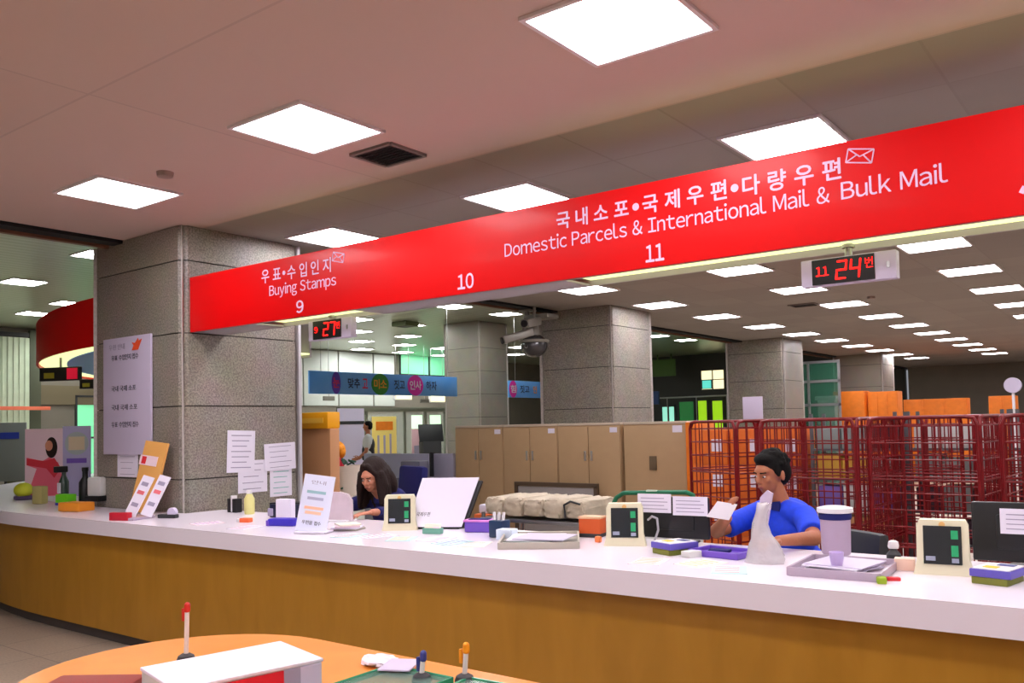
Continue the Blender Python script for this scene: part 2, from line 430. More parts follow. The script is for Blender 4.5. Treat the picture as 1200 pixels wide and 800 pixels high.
MB().lathe([(.03, -.035), (.05, -.03), (.055, 0)], n=20).obj('body', mat('detector', (150, 128, 120), .5), sp)
dup(sp, (-3.3, 12.9, 3.3), 0, 'small round smoke detector in the shade-tinted rear ceiling under the lights row')

# ---------------------------------------------------------------- curved service counter
CC = (-7.6, 11.0)
def path(y0, inner_y0=None, x_end=2.2, steps=26, ang=78, xs=None):
    """straight at Y=y0 from x_end to x=-7.6, then an arc around CC"""
    r_ = CC[1] - y0
    pts = [(x, y0) for x in (xs or (x_end, -6.33, -6.34, CC[0]))]
    for i in range(1, steps + 1):
        a = R(ang) * i / steps
        pts.append((CC[0] - r_ * math.sin(a), CC[1] - r_ * math.cos(a)))
    return pts
ctr = thing('service_counter', 'long curved service counter with white top and honey coloured timber front', 'counter', (0, 0, 0))
def inner(y_open, y_pillar):
    a = path(y_open); b_ = path(y_pillar)
    return [a[0], a[1]] + b_[2:]
MB().strip(path(3.38), inner(4.36, 4.015), .837, .945).obj('counter_top', m_top, ctr, smooth=20)
MB().strip(path(3.50), path(3.53), .085, .837).obj('front_panel', m_wood, ctr, smooth=20)
MB().strip(path(3.54), path(3.57), 0, .085).obj('kickboard', mat('kick_dark', (70, 62, 60), .6), ctr, smooth=20)
MB().strip(path(3.93), path(3.96), 0, .837).obj('back_panel', m_white, ctr, smooth=20)

# ---------------------------------------------------------------- red overhead banners
m_bgrey = mat('banner_grey', (176, 168, 174), .5)
m_cove = mat('cove_light', (232, 244, 176), .5, emit=COVE)
def banner(name, label, outer, coves, soffit_extra=None):
    t = thing(name, label, 'banner', (0, 0, 0))
    return t
bn = thing('overhead_banner', 'long straight red overhead banner listing windows 9, 10 and 11', 'banner', (0, 0, 0), group='red overhead banners')
X0b, X1b, Zb, Zt = -6.385, 1.6, 2.415, 2.868
MB().box(((X0b + X1b) / 2, 4.112, (Zb + Zt) / 2), (X1b - X0b, .024, Zt - Zb), bev=.003).obj('red_fascia', m_red, bn)
MB().box(((X0b + X1b) / 2, 4.425, (Zb + Zt) / 2), (X1b - X0b, .02, Zt - Zb)).obj('back_board', m_bgrey, bn, smooth=0)
MB().box(((X0b + X1b) / 2, 4.136, Zb + .012), (X1b - X0b, .022, .024)).obj('front_rail', m_bgrey, bn, smooth=0)
MB().box((-3.6, 4.281, Zb + .006), (1.75, .29, .012)).obj('soffit_panel', m_bgrey, bn, smooth=0)
MB().box((-5.98, 4.281, Zb + .006), (.8, .29, .012)).obj('soffit_panel', m_bgrey, bn, smooth=0)
MB().box((-5.03, 4.281, Zb + .04), (1.1, .28, .012)).obj('light_diffuser', m_cove, bn, smooth=0)
MB().box((-.57, 4.281, Zb + .04), (4.3, .28, .012)).obj('light_diffuser', m_cove, bn, smooth=0)
yb = 4.0995
def btext(s, x0, x1, z0, z1, nm='lettering', bold=0): text(s, nm, m_text, bn, x0, x1, z0, z1, yb, .002, bold)
btext('우 표', -5.44, -5.21, 2.705, 2.808, bold=.012)
btext('수 입 인 지', -5.135, -4.658, 2.70, 2.805, bold=.012)
MB().cyl((-5.175, yb, 2.757), (-5.175, yb - .002, 2.757), .016, n=20).obj('bullet', m_text, bn)
btext('Buying Stamps', -5.348, -4.607, 2.577, 2.684)
btext('9', -5.038, -4.956, 2.442, 2.535, bold=.02)
btext('10', -3.493, -3.362, 2.441, 2.537, bold=.02)
btext('11', -2.18, -2.071, 2.441, 2.533, bold=.02)
btext('국 내 소 포', -2.743, -2.273, 2.703, 2.804, bold=.02)
btext('국 제 우 편', -2.19, -1.715, 2.702, 2.803, bold=.02)
btext('다 량 우 편', -1.634, -1.157, 2.698, 2.80, bold=.02)
for bx in (-2.231, -1.674): MB().cyl((bx, yb, 2.75), (bx, yb - .002, 2.75), .02, n=20).obj('bullet', m_text, bn)
btext('Domestic Parcels & International Mail &', -3.12, -1.214, 2.597, 2.682, bold=.004)
btext('Bulk Mail', -1.162, -.713, 2.6, 2.688, bold=.006)
MB().box((-.437, yb - .001, 2.516), (.02, .002, .03), ry=R(30)).obj('lettering', m_text, bn)
def envelope(cx, cz, w_, h_, tilt):
    def P(a, b_): return (cx + (a * math.cos(tilt) - b_ * math.sin(tilt)), yb - .001, cz + (a * math.sin(tilt) + b_ * math.cos(tilt)))
    mb = MB(); a, b_ = w_ / 2, h_ / 2; r_ = .0032
    for p, q in (((-a, -b_), (a, -b_)), ((a, -b_), (a, b_)), ((a, b_), (-a, b_)), ((-a, b_), (-a, -b_)), ((-a, b_), (0, -.1 * b_)), ((a, b_), (0, -.1 * b_)), ((-a, -b_), (-.25 * a, .15 * b_)), ((a, -b_), (.25 * a, .15 * b_))):
        mb.cyl(P(*p), P(*q), r_, n=6)
    mb.obj('envelope_icon', m_text, bn)
envelope(-4.582, 2.793, .115, .062, R(-14)); envelope(-1.073, 2.788, .115, .062, R(-12))

lb = thing('overhead_banner', 'curved red overhead banner left of the large pillar with blue underside', 'banner', (0, 0, 0), group='red overhead banners')
def arc(y0, a0=.05, a1=60, n=40):
    r_ = CC[1] - y0
    return [(CC[0] - r_ * math.sin(R(a)), CC[1] - r_ * math.cos(R(a))) for a in [2.2 + (a1 - 2.2) * i / n for i in range(n + 1)]]
MB().strip(arc(4.10), arc(4.125), Zb, Zt).obj('red_fascia', m_red, lb, smooth=20)
MB().strip(arc(4.13), arc(4.42), Zb + .03, Zb + .045).obj('light_diffuser', m_cove, lb, smooth=20)
MB().strip(arc(4.42), arc(6.2), Zb + .02, Zb + .04).obj('blue_soffit', mat('blue_soffit_panel', (70, 112, 236), .4), lb, smooth=20)
MB().strip(arc(6.2), arc(6.5), Zb + .03, Zb + .045).obj('light_diffuser', m_cove, lb, smooth=20)
MB().strip(arc(6.5), arc(6.53), Zb, Zt).obj('back_board', m_bgrey, lb, smooth=20)

# hanging number displays
def led_sign(x, y, zt, zb, wd, big, small, label, suffix=True, rod=.06):
    t = thing('number_display', label, 'number display', (x, y, 0), group='hanging red number displays')
    h = zt - zb; cz = (zt + zb) / 2
    MB().box((0, .03, cz), (wd, .06, h), bev=.006).obj('housing', m_lilac, t)
    MB().box((-.02, -.003, cz), (wd * .66, .008, h * .92), bev=.002).obj('screen', m_black, t)
    dh = h * .62; dw = dh * .5
    seg_digits(big, -wd * .115, cz - dh / 2, dw, dh, dw * .55, -.009, h * .035).obj('digits', m_led, t)
    text(small, 'digits', m_led, t, -wd * .33, -wd * .33 + .012 * 5 * (.6 if len(small) == 1 else 1), cz - .02, cz + .025, -.008, .002)
    text('번', 'digits', m_led, t, wd * .19, wd * .27, cz - .005, cz + .045, -.008, .002)
    MB().cyl((0, .03, zt - .002), (0, .03, zt + rod), .018, n=16).lathe([(.03, 0), (.03, .014), (.02, .02)], (0, .03, zt + rod - .02)).obj('hanging_rod', m_chrome, t)
    MB().box((wd * .42, -.002, cz), (.014, .004, .03)).obj('button', m_chrome, t)
    return t
led_sign(-1.19, 4.25, 2.368, 2.236, .44, '24', '11', 'white number display showing 24 hanging under the red banner')
led_sign(-4.86, 4.25, 2.398, 2.252, .46, '27', '9', 'number display showing 27 hanging beside the large pillar', rod=.03)

# ---------------------------------------------------------------- steel cupboards behind the counter
CT = .945
m_handle = mat('handle_steel', (205, 205, 205), .3, .8)
m_cabtop = mat('cupboard_top', (196, 180, 160), .5)
cab_lab = ['tan steel cupboard with two doors, leftmost in the row under the pillar', 'tan steel cupboard with two doors, second from the left in the row',
           'tan steel cupboard with two doors, third from the left in the row', 'tan steel cupboard with a square lock plate beside the orange panel']
for k, (a, b_) in enumerate(((-7.78, -6.96), (-6.95, -6.10), (-6.09, -5.20), (-5.16, -4.34))):
    t = thing('steel_cupboard', cab_lab[k], 'cupboard', ((a + b_) / 2, 9.25, 0), group='tan steel cupboards')
    wd = b_ - a
    MB().box((0, 0, .79), (wd, .45, 1.56), bev=.006).obj('body', m_tan, t)
    MB().box((0, 0, 1.583), (wd, .47, .03), bev=.004).obj('top', m_cabtop, t)
    if k < 3:
        for sx in (-1, 1):
            d_ = MB().box((sx * wd / 4, -.232, .8), (wd / 2 - .012, .016, 1.5), bev=.004).obj('door', m_tan, t)
            MB().box((sx * .045, -.248, 1.2), (.022, .02, .12), bev=.006).obj('handle', m_handle, d_)
        MB().box((wd * .40, -.242, 1.51), (.1, .003, .06)).obj('name_card', m_paper, t)
    else:
        d_ = MB().box((0, -.232, .8), (wd - .03, .016, 1.5), bev=.004).obj('door', m_tan, t)
        MB().box((-.02, -.246, 1.12), (.09, .014, .16), bev=.004).obj('lock_plate', mat('lock_bronze', (112, 94, 72), .5, .3), d_)
        MB().box((wd * .36, -.242, 1.51), (.12, .003, .08)).obj('name_card', m_paper, t)
t = tag(MB().box((-4.26, 9.2, .79), (.13, .5, 1.58), bev=.005).obj('partition_panel', m_orange), 'narrow orange upright panel between the tan cupboards and the red cages', 'panel')

# grey open frame screen behind the linen cart
t = thing('low_partition', 'low grey partition with a dark frame standing before the tan cupboards', 'partition', (-6.07, 8.9, 0))
MB().box((0, 0, .47), (1.12, .03, .7), bev=.004).obj('panel', mat('partition_grey', (150, 142, 140), .6), t)
f = MB(); f.box((-.59, 0, .42), (.05, .05, .84)).box((.59, 0, .42), (.05, .05, .84)).box((0, 0, .85), (1.23, .05, .045))
f.obj('frame', mat('partition_frame', (86, 68, 54), .5), t)

# ---------------------------------------------------------------- red roll cages
def cage(x, y, rz, label, wd=.8, dp=.8, h=1.6, cells=6):
    t = thing('roll_cage', label, 'roll cage', (x, y, 0), rz, 'red wire roll cages')
    a, b_ = wd / 2, dp / 2; z0 = .17
    MB().box((0, 0, z0), (wd, dp, .04), bev=.005).obj('base', m_cage, t)
    for nm, p, u, L in (('side_panel', (-a, -b_), (0, 1), dp), ('side_panel', (a, -b_), (0, 1), dp), ('rear_panel', (-a, b_), (1, 0), wd), ('front_gate', (-a, -b_), (1, 0), wd)):
        fr = MB(); P = lambda s, z_: (p[0] + u[0] * s, p[1] + u[1] * s, z_)
        r_ = .08
        arch = [P(0.012, z0), P(.012, h - r_), P(.012 + r_ * .3, h - r_ * .3), P(.012 + r_, h - .014), P(L - .012 - r_, h - .014), P(L - .012 - r_ * .3, h - r_ * .3), P(L - .012, h - r_), P(L - .012, z0)]
        fr.tube(arch, .014)
        for z_ in (.62, 1.12): fr.cyl(P(.01, z_), P(L - .01, z_), .008, n=8)
        fo = fr.obj(nm, m_cage, t)
        ms = MB()
        for i in range(1, cells): ms.cyl(P(L * i / cells, z0), P(L * i / cells, h - .02), .006, n=5)
        z_ = z0 + .1
        while z_ < h - .05:
            ms.cyl(P(.01, z_), P(L - .01, z_), .006, n=5); z_ += .125
        ms.obj('wire_mesh', m_cage, fo)
    for sx in (-1, 1):
        for sy in (-1, 1):
            c = MB().cyl((sx * (a - .07) - .015, sy * (b_ - .07), .055), (sx * (a - .07) + .015, sy * (b_ - .07), .055), .055, n=16)
            c.cyl((sx * (a - .07), sy * (b_ - .07), .09), (sx * (a - .07), sy * (b_ - .07), .16), .014)
            c.obj('caster', m_dark, t)
    return t
def cage_at(cx, cy, th, w_, d_, label, **k):
    th = R(th); ux = Vector((math.cos(th), -math.sin(th))); uy = Vector((math.sin(th), math.cos(th)))
    c = Vector((cx, cy)) - ux * w_ / 2 + uy * d_ / 2
    cage(c.x, c.y, -th, label, w_, d_, **k)
cage_at(-3.07, 7.35, 29.5, .7, .8, 'red wire roll cage turned at an angle, leftmost, beside the orange panel', cells=7)
cage_at(-1.93, 6.95, 6, .8, .8, 'red wire roll cage behind the man in the blue shirt')
cage_at(-1.62, 7.85, 10, .7, .8, 'red wire roll cage nested behind the others, right of the man')
cage_at(-1.08, 6.95, 4, .78, .8, 'red wire roll cage behind the right cream display')
cage_at(-.16, 6.95, 4, .8, .8, 'red wire roll cage cut by the right edge of the photo')
cage_at(-.5, 8.0, 4, .8, .8, 'red wire roll cage behind the dark monitor on the right')

# orange cartons and goods behind the cages
m_crateg = mat('crate_grey', (150, 160, 158), .5)
def carton(x, y, z_, d, m_, label, group, rz=0, tape=True, cat='carton', nm='carton'):
    t = thing(nm, label, cat, (x, y, z_), rz, group)
    MB().box((0, 0, d[2] / 2), d, bev=.006).obj('box_body', m_, t)
    if tape:
        MB().box((0, 0, d[2] + .001), (d[0] * .98, .05, .002)).obj('tape', mat('packing_tape', (196, 150, 92), .3), t)
        MB().box((d[0] * .2, -d[1] / 2 - .001, d[2] * .55), (d[0] * .3, .002, d[2] * .35)).obj('address_label', m_paper, t)
    return t
RN = ['bottom', 'second', 'third', 'fourth', 'top']
m_or2 = mat('orange_carton', (222, 108, 30), .7, var=.08)
for c_, (x, y) in enumerate(((-3.95, 8.95), (-3.54, 8.98), (-3.13, 8.9))):
    for k in range(4):
        carton(x, y, k * .375, (.39, .38, .37), m_or2, f'orange carton behind the leftmost red cage, {RN[k] if k < 3 else "top"} of the {["left", "middle", "right"][c_]} stack', 'orange cartons stacked behind the cages', rz=R((-1, 1, 0)[(k + c_) % 3]))
# goods inside cages
m_pk = [mat('pack_white', (206, 206, 204), .6), mat('pack_tan', (214, 160, 106), .6), mat('pack_purple', (120, 96, 180), .6), mat('pack_mustard', (196, 150, 50), .6), mat('pack_grey', (130, 138, 136), .6), mat('pack_dark', (62, 40, 52), .7)]
def shelf(x0, y, n, label, rows, group, w_=.82, cols=3):
    t = thing('steel_shelf', label, 'shelf', (x0 + w_ / 2, y, 0), group='steel storage shelves')
    m_ = mat('shelf_grey', (92, 92, 96), .5)
    for sx in (-1, 1):
        for sy in (-1, 1): MB().box((sx * (w_ / 2 - .015), sy * .2, .82), (.03, .03, 1.64)).obj('post', m_, t)
    zs = [.1 + .295 * k for k in range(5)]
    for z_ in zs: MB().box((0, 0, z_), (w_ - .03, .42, .022)).obj('shelf_board', m_, t)
    for r_, z_ in enumerate(zs[1:]):
        for c in range(cols):
            kind = rows[r_][c % len(rows[r_])]
            bw = (w_ - .1) / cols - .012
            carton(x0 + .05 + (c + .5) * (w_ - .1) / cols, y - .03, z_ + .0112, (bw, .3, .2 + .02 * ((c + r_) % 3)), m_pk[kind],
                   f'{["white","tan","purple","mustard","grey","dark"][kind]} packet on {group}, {["lowest filled","middle","upper","top"][r_]} board, {["left","centre","right","far right"][c]}', 'packets on the storage shelves', tape=False, cat='packet', nm='packet')
shelf(-2.88, 8.98, 0, 'grey steel shelf with packets seen through the cage beside the man', [[1], [2, 0], [3, 3, 4], [4, 4, 5]], 'the shelf behind the man', cols=3)
shelf(-2.0, 9.1, 0, 'grey steel shelf with dark packets behind the middle red cages', [[5], [5, 4], [4], [0, 0, 0]], 'the shelf behind the middle cages', cols=3)
shelf(-1.14, 9.1, 0, 'grey steel shelf with white packets behind the right red cages', [[5], [5], [4, 5], [0]], 'the shelf behind the right cages', cols=4)

# ---------------------------------------------------------------- sheets, cupboards and boxes far behind
t = thing('display_board', 'pale lilac sheet board standing above the cages before the third pillar', 'board', (-4.74, 12, 0))
MB().box((0, 0, 1.76), (.29, .02, .32), bev=.004).obj('board', m_lilac, t)
MB().cyl((0, .02, .02), (0, .02, 1.7), .012).cyl((-.16, .02, .012), (.16, .02, .012), .012).cyl((0, -.15, .012), (0, .2, .012), .012).obj('stand', m_chrome, t)
def store_unit(x0, x1, y, z1, label, div=3, m_=m_orange):
    t = thing('storage_unit', label, 'storage unit', ((x0 + x1) / 2, y, 0), group='orange storage units at the back')
    MB().box((0, .25, z1 / 2), (x1 - x0, .5, z1), bev=.01).obj('body', m_, t)
    for k in range(div):
        wd = (x1 - x0) / div
        MB().box((-(x1 - x0) / 2 + wd * (k + .5), -.008, z1 / 2), (wd - .04, .016, z1 - .06), bev=.004).obj('door', m_, t)
store_unit(-6.62, -5.88, 22.0, 2.23, 'tall orange storage unit in front of the furthest pillar', 1)
store_unit(-5.84, -5.16, 22.15, 2.2, 'orange storage unit with narrow doors right of the tall orange one', 3)
store_unit(-5.68, -4.15, 25, 2.03, 'long low orange storage unit under the dark grey wall', 3)
store_unit(-3.65, -3.05, 25, 2.05, 'short orange storage unit at the far right of the back wall', 2)
t = thing('wall_fan', 'white round fan on a pole near the right edge far back', 'fan', (-2.72, 22, 0))
MB().cyl((0, 0, .03), (0, 0, 2.1), .03).lathe([(.25, 0), (.25, .03), (.05, .06)], (0, 0, 0)).obj('pole', m_white, t)
MB().cyl((0, -.08, 2.22), (0, .06, 2.22), .17, n=28).obj('fan_head', m_lilac, t)

# glazed booth between the third and fourth pillar
m_glass = mat('clear_glass', (235, 250, 245), .05, spec=.5, alpha=.22)
m_glassg = mat('green_glass', (60, 120, 96), .08, spec=.6, alpha=.55)
m_bframe = mat('booth_frame', (172, 172, 176), .35, .6)
t = thing('glazed_booth', 'glass booth with steel posts between the third and the furthest pillar', 'booth', (-6.9, 20.6, 0))
f = MB()
for x in (-.55, .15, .85): f.box((x, 0, 1.45), (.05, .05, 2.9))
for z_ in (.05, 1.9, 2.45, 2.9): f.box((.15, 0, z_), (1.45, .05, .06))
f.obj('frame', m_bframe, t, smooth=0)
for x in (-.2, .5): MB().box((x, 0, 1.45), (.66, .01, 2.84)).obj('glass_pane', m_glassg, t, smooth=0)
t = tag(MB().box((-6.6, 21.5, 2.07), (.5, .4, .1), bev=.01).box((-6.6, 21.5, 1.0), (.4, .3, 2.04), bev=.01).obj('filing_cabinet', m_white), 'white filing cabinet seen through the glass booth', 'cabinet')

# ---------------------------------------------------------------- the far hall
def lit(name, rgb, e): return mat(name, rgb, .3, emit=e)
g1 = lit('daylight_green', (120, 216, 160), .72); g2 = lit('daylight_pale', (206, 240, 206), 1.0); g3 = lit('daylight_lime', (150, 205, 20), .8)
g4 = lit('daylight_deep', (24, 110, 48), .45); g5 = lit('sign_warm', (250, 236, 190), 1.1); g6 = lit('sign_aqua', (90, 214, 196), .9)
def window(n, c, d, m_, nx, nz, axis='x', fr=.05, mf=None):
    """window on a wall plane; axis = wall normal"""
    mf = mf or m_dark
    w_, h = d
    t = bpy.data.objects.new(f'window_{n}', None); col.objects.link(t); t.location = c
    if axis == 'x': t.rotation_euler = (0, 0, R(90))
    struct(t)
    MB().box((0, 0, 0), (w_, .02, h)).obj('pane', m_, t, smooth=0)
    f = MB()
    for i in range(nx + 1): f.box((-w_ / 2 + w_ * i / nx, -.03, 0), (fr, .05, h + fr))
    for i in range(nz + 1): f.box((0, -.03, -h / 2 + h * i / nz), (w_ + fr, .05, fr))
    f.obj('window_frame', mf, t, smooth=0)
# far left wall: pale green vertical blinds
t = thing('vertical_blinds', 'pale green vertical blinds hanging at the far left wall', 'blinds', (-22.9, 8.85, 0))
MB().box((0, 0, 4.12), (.1, 2.6, .1)).obj('head_rail', m_dark, t)
sl = MB()
for k in range(20): sl.box((0, -1.28 + k * .135, 2.5), (.012, .15, 3.1), rz=R(10))
sl.obj('slats', mat('blind_green', (196, 208, 184), .8, var=.05, vscale=3), t, smooth=0)
window(1, (-22.98, 11.65, 1.5), (.55, 2.2), g1, 1, 2)
window(2, (-22.96, 25.1, 3.95), (3.2, .75), g1, 2, 1)
window(3, (-18.3, 32.98, 1.3), (1.0, 2.5), g4, 1, 1, 'y')
t = struct(MB().box((-22.97, 10.9, 2.62), (.06, 2.3, .5)).obj('trim_4', mat('lintel_brown', (108, 96, 74), .7), smooth=0), 'brown lintel band over the green window', 'trim')
t = tag(MB().box((-22.6, 9.4, 2.27), (.05, 2.3, .09), bev=.005).obj('handrail', mat('rail_coral', (240, 120, 90), .5)), 'coral coloured rail running along the far left blinds', 'rail')

tag(MB().box((-22.94, 10.32, 2.15), (.1, .28, 4.2), bev=.01).obj('wall_pier', mat('pier_dark', (74, 78, 60), .7)), 'narrow dark pier at the right end of the far left blinds', 'pier')
# blue slogan banner strung across the far hall
def slogan(y0, y1, z0, z1, parts, label, xx=-13.0):
    t = thing('slogan_banner', label, 'banner', (xx, 0, 0), group='blue slogan banners in the far hall')
    MB().box((0, (y0 + y1) / 2, (z0 + z1) / 2), (.03, y1 - y0, z1 - z0), bev=.005).obj('banner_board', mat('slogan_blue', (74, 152, 240), .5, rgb2=(120, 180, 244), vscale=.8), t)
    M = Matrix(((0, -1, 0, .016), (1, 0, 0, 0), (0, 0, 1, 0), (0, 0, 0, 1)))
    h = z1 - z0
    for s_, a, b_, colr, disc in parts:
        ya, yb_ = y0 + a * (y1 - y0), y0 + b_ * (y1 - y0)
        if disc:
            cy = (ya + yb_) / 2; rw = (yb_ - ya) / 2 * 1.35
            MB().prism([(rw * math.cos(q * math.pi / 16), h * .5 * math.sin(q * math.pi / 16)) for q in range(32)], (.016, cy, (z0 + z1) / 2), (0, 1, 0), (0, 0, 1), (.004, 0, 0)).obj('colour_disc', disc, t, smooth=0)
        text(s_, 'lettering', colr, t, ya, yb_, z0 + h * .28, z0 + h * .74, -.006, .003, .02, M)
    for y in (y0 + .3, y1 - .3): MB().cyl((0, y, z1), (0, y, 4.3), .006, n=6).obj('hanging_wire', m_chrome, t)
dp_, dg_, dm_ = mat('disc_violet', (96, 60, 190), .6), mat('disc_green', (50, 140, 50), .6), mat('disc_magenta', (226, 44, 180), .6)
tk, tr_, ty, tw_ = mat('slogan_ink', (34, 40, 90), .6), mat('slogan_red', (226, 50, 90), .6), mat('slogan_orange', (236, 150, 40), .6), mat('slogan_white', (230, 220, 240), .6)
slogan(10.85, 15.15, 2.27, 2.71, [('눈', .135, .175, tr_, dp_), ('맞추', .225, .30, tk, None), ('고', .315, .35, tr_, None), ('미소', .39, .475, ty, dg_), ('짓고', .525, .60, tk, None), ('인사', .635, .72, tw_, dm_), ('하자', .755, .835, tk, None)],
       'long blue slogan banner with coloured discs hanging left of the slim pillar')
slogan(17.1, 20.4, 2.27, 2.69, [('힘', .02, .09, tw_, dm_), ('짓고', .14, .26, tk, None), ('인', .31, .36, ty, None)], 'short piece of blue slogan banner between the two pillars', -13.0)

# glass entrance with posters
t = thing('glass_entrance', 'glass entrance screen with a dark header beam under the blue banner', 'entrance', (-20, 20.3, 0))
m_ent = mat('entrance_frame', (104, 106, 92), .5)
MB().box((0, 0, 2.17), (.16, 5.0, .14), bev=.01).obj('header_beam', m_ent, t)
for y in (-2.4, -1.35, .35, 1.35, 2.35): MB().box((0, y, 1.06), (.08, .07, 2.1)).obj('post', m_ent, t, smooth=0)
for y, wd in ((-1.87, .98), (-.5, 1.62), (.85, .92), (1.85, .92)): MB().box((0, y, 1.05), (.012, wd, 2.05)).obj('glass_pane', m_glass, t, smooth=0)
t = thing('hall_light_box', 'small warm glowing light box above the glass entrance', 'light box', (-20.3, 20.9, 2.62), group='glowing boxes over the entrance')
MB().box((0, 0, 0), (.1, .8, .26), bev=.01).obj('housing', m_white, t); MB().box((.055, 0, 0), (.01, .74, .2)).obj('lit_face', g5, t); MB().cyl((0, -.3, .12), (0, -.3, 1.76), .008).cyl((0, .3, .12), (0, .3, 1.76), .008).obj('hanger', m_chrome, t)
dup(t, (-20.3, 22.6, 2.55), 0, 'small warm glowing light box above the right end of the glass entrance')
def wall_tag(x, y, z_, label):
    t = thing('hanging_sign', label, 'sign', (x, y, z_), group='small grey signs in the far hall')
    MB().box((0, 0, 0), (.04, .42, .13), bev=.005).obj('sign_board', mat('sign_grey', (112, 108, 100), .5), t)
    MB().cyl((0, 0, .06), (0, 0, 4.3 - z_), .008).obj('hanger', m_chrome, t)
wall_tag(-19.6, 17.1, 2.48, 'small grey hanging sign under the left half of the blue banner')
wall_tag(-19.6, 21.2, 2.44, 'small grey hanging sign under the right half of the blue banner')
def roll_banner(x, y, wd, z0, z1, cols_, label, rz=90, cat='poster stand'):
    t = thing('roll_up_banner', label, cat, (x, y, 0), R(rz), group='roll-up posters in the far hall')
    MB().box((0, 0, .04), (wd + .06, .2, .08), bev=.01).obj('foot', m_dark, t)
    MB().box((0, 0, (z0 + z1) / 2), (wd, .012, z1 - z0)).obj('print', cols_[0], t, smooth=0)
    for k, (a, b_, c, e, m_) in enumerate(cols_[1:]):
        MB().box(((a + b_) / 2 * wd, -.009, z0 + (c + e) / 2 * (z1 - z0)), ((b_ - a) * wd, .004, (e - c) * (z1 - z0))).obj('print_block', m_, t, smooth=0)
m_yel = mat('poster_yellow', (240, 214, 120), .6); m_pink = mat('poster_pink', (232, 190, 204), .6)
roll_banner(-18.6, 18.35, 1.0, .08, 1.92, [m_yel, (-.35, .35, .78, .92, m_orange), (-.3, -.22, .3, .7, m_greyink), (-.05, .03, .35, .7, m_greyink), (.2, .28, .3, .72, m_greyink)], 'tall yellow roll-up poster with grey columns of writing behind the glass entrance')
roll_banner(-18.6, 19.75, .48, .08, 1.95, [m_pink, (-.5, .5, .78, 1, g2), (-.3, .3, .3, .5, m_greyink)], 'narrow pink roll-up poster with a bright top')
roll_banner(-18.6, 20.6, .5, .08, 1.95, [m_white, (-.5, .5, .82, 1, g2), (-.5, .5, .48, .72, mat('poster_blue', (36, 60, 170), .6))], 'narrow white roll-up poster with a blue field')
roll_banner(-16.6, 15.2, .9, .08, 2.1, [m_lilac, (-.5, .5, .8, .84, m_dark)], 'pale grey tall board beside the tan sign stand in the far hall')
roll_banner(-12.4, 18.2, 1.0, .08, 2.1, [m_white, (-.3, .1, .8, .95, m_yel), (-.3, .3, .3, .6, m_lilac)], 'white roll-up poster below the short blue banner piece')
# counter block in far hall
t = thing('counter_block', 'grey desk screen in two parts behind the navy chair', 'desk', (-8.68, 9.0, 0))
MB().box((-.2, 0, .61), (1.3, .06, 1.22), bev=.01).obj('screen_panel', mat('screen_grey', (178, 178, 204), .7), t)
MB().box((.66, .06, .61), (.36, .06, 1.22), bev=.01).obj('screen_panel', mat('screen_grey2', (170, 166, 190), .7), t)
MB().box((.465, .02, .62), (.04, .08, 1.24)).obj('post', m_dark, t)
t = tag(MB().box((-8.15, 8.6, 1.03), (.3, .25, .22), rz=R(12), bev=.02).box((-8.15, 8.6, .46), (.4, .4, .92), bev=.01).obj('office_printer', mat('printer_grey', (110, 110, 128), .5)), 'dark grey printer on a pedestal left of the tan cupboards', 'printer')
t = thing('monitor', 'dark monitor tilted beside the white roll-up poster in the far hall', 'monitor', (-15.6, 17.1, 0), R(60))
MB().box((0, 0, 1.42), (.66, .06, .48), rx=R(-14), bev=.01).obj('screen', m_black, t); MB().box((0, .08, .6), (.5, .4, 1.2), bev=.01).obj('pedestal', m_dark, t)

# right dark opening: lit windows and posters on the hall's back wall
window(4, (-14.66, 32.98, 3.23), (1.0, .78), g5, 2, 2, 'y', .03)
window(5, (-14.9, 32.94, 3.05), (.42, .34), g6, 1, 1, 'y', .02)
window(6, (-15.13, 32.96, 1.45), (.45, 1.95), g3, 1, 1, 'y', .06); window(7, (-14.48, 32.96, 1.45), (.5, 1.9), g3, 1, 1, 'y', .06)
window(8, (-15.85, 32.98, 1.35), (.7, 2.1), g4, 1, 1, 'y', .05)
window(9, (-16.67, 32.96, 1.25), (.62, 1.95), lit('door_glow', (150, 232, 206), .8), 2, 1, 'y', .07)
t = tag(MB().box((-16.22, 31.8, 3.75), (1.0, .1, .68), bev=.02).cyl((-16.5, 31.8, 4.0), (-16.5, 31.8, 4.3), .02).cyl((-15.9, 31.8, 4.0), (-15.9, 31.8, 4.3), .02).obj('hanging_sign_board', mat('sign_green', (72, 104, 40), .6)), 'green hanging board in the dark opening right of the camera pillar', 'sign')
t = thing('gallery_rail', 'steel rail line across the dark opening between the pillars', 'rail', (-15.4, 31.2, 0))
MB().cyl((-2.9, 0, 2.52), (3.3, 0, 2.52), .03).obj('top_rail', m_chrome, t)
for k in range(6): MB().cyl((-2.9 + k * 1.24, 0, .0), (-2.9 + k * 1.24, 0, 2.52), .016).obj('post', m_chrome, t)
t = tag(MB().box((-16.2, 30.0, 2.5), (1.3, .12, .5), bev=.02).cyl((-16.2, 30, 2.7), (-16.2, 30, 4.3), .02).obj('hanging_sign_board', mat('sign_navy', (30, 56, 104), .6)), 'dark blue hanging board just right of the camera pillar', 'sign')
window(10, (-19.4, 32.98, 3.4), (1.6, .9), g4, 2, 1, 'y')
# cassette air conditioner seen in the metal ceiling
t = thing('ceiling_speaker', 'small greenish box unit fixed in the metal ceiling', 'air conditioner', (-15.6, 16.2, 4.3))
MB().box((0, 0, -.06), (.5, .5, .12), bev=.02).obj('housing', mat('unit_green', (92, 104, 72), .6), t); MB().box((0, 0, -.125), (.3, .3, .01)).obj('grille', m_dark, t)

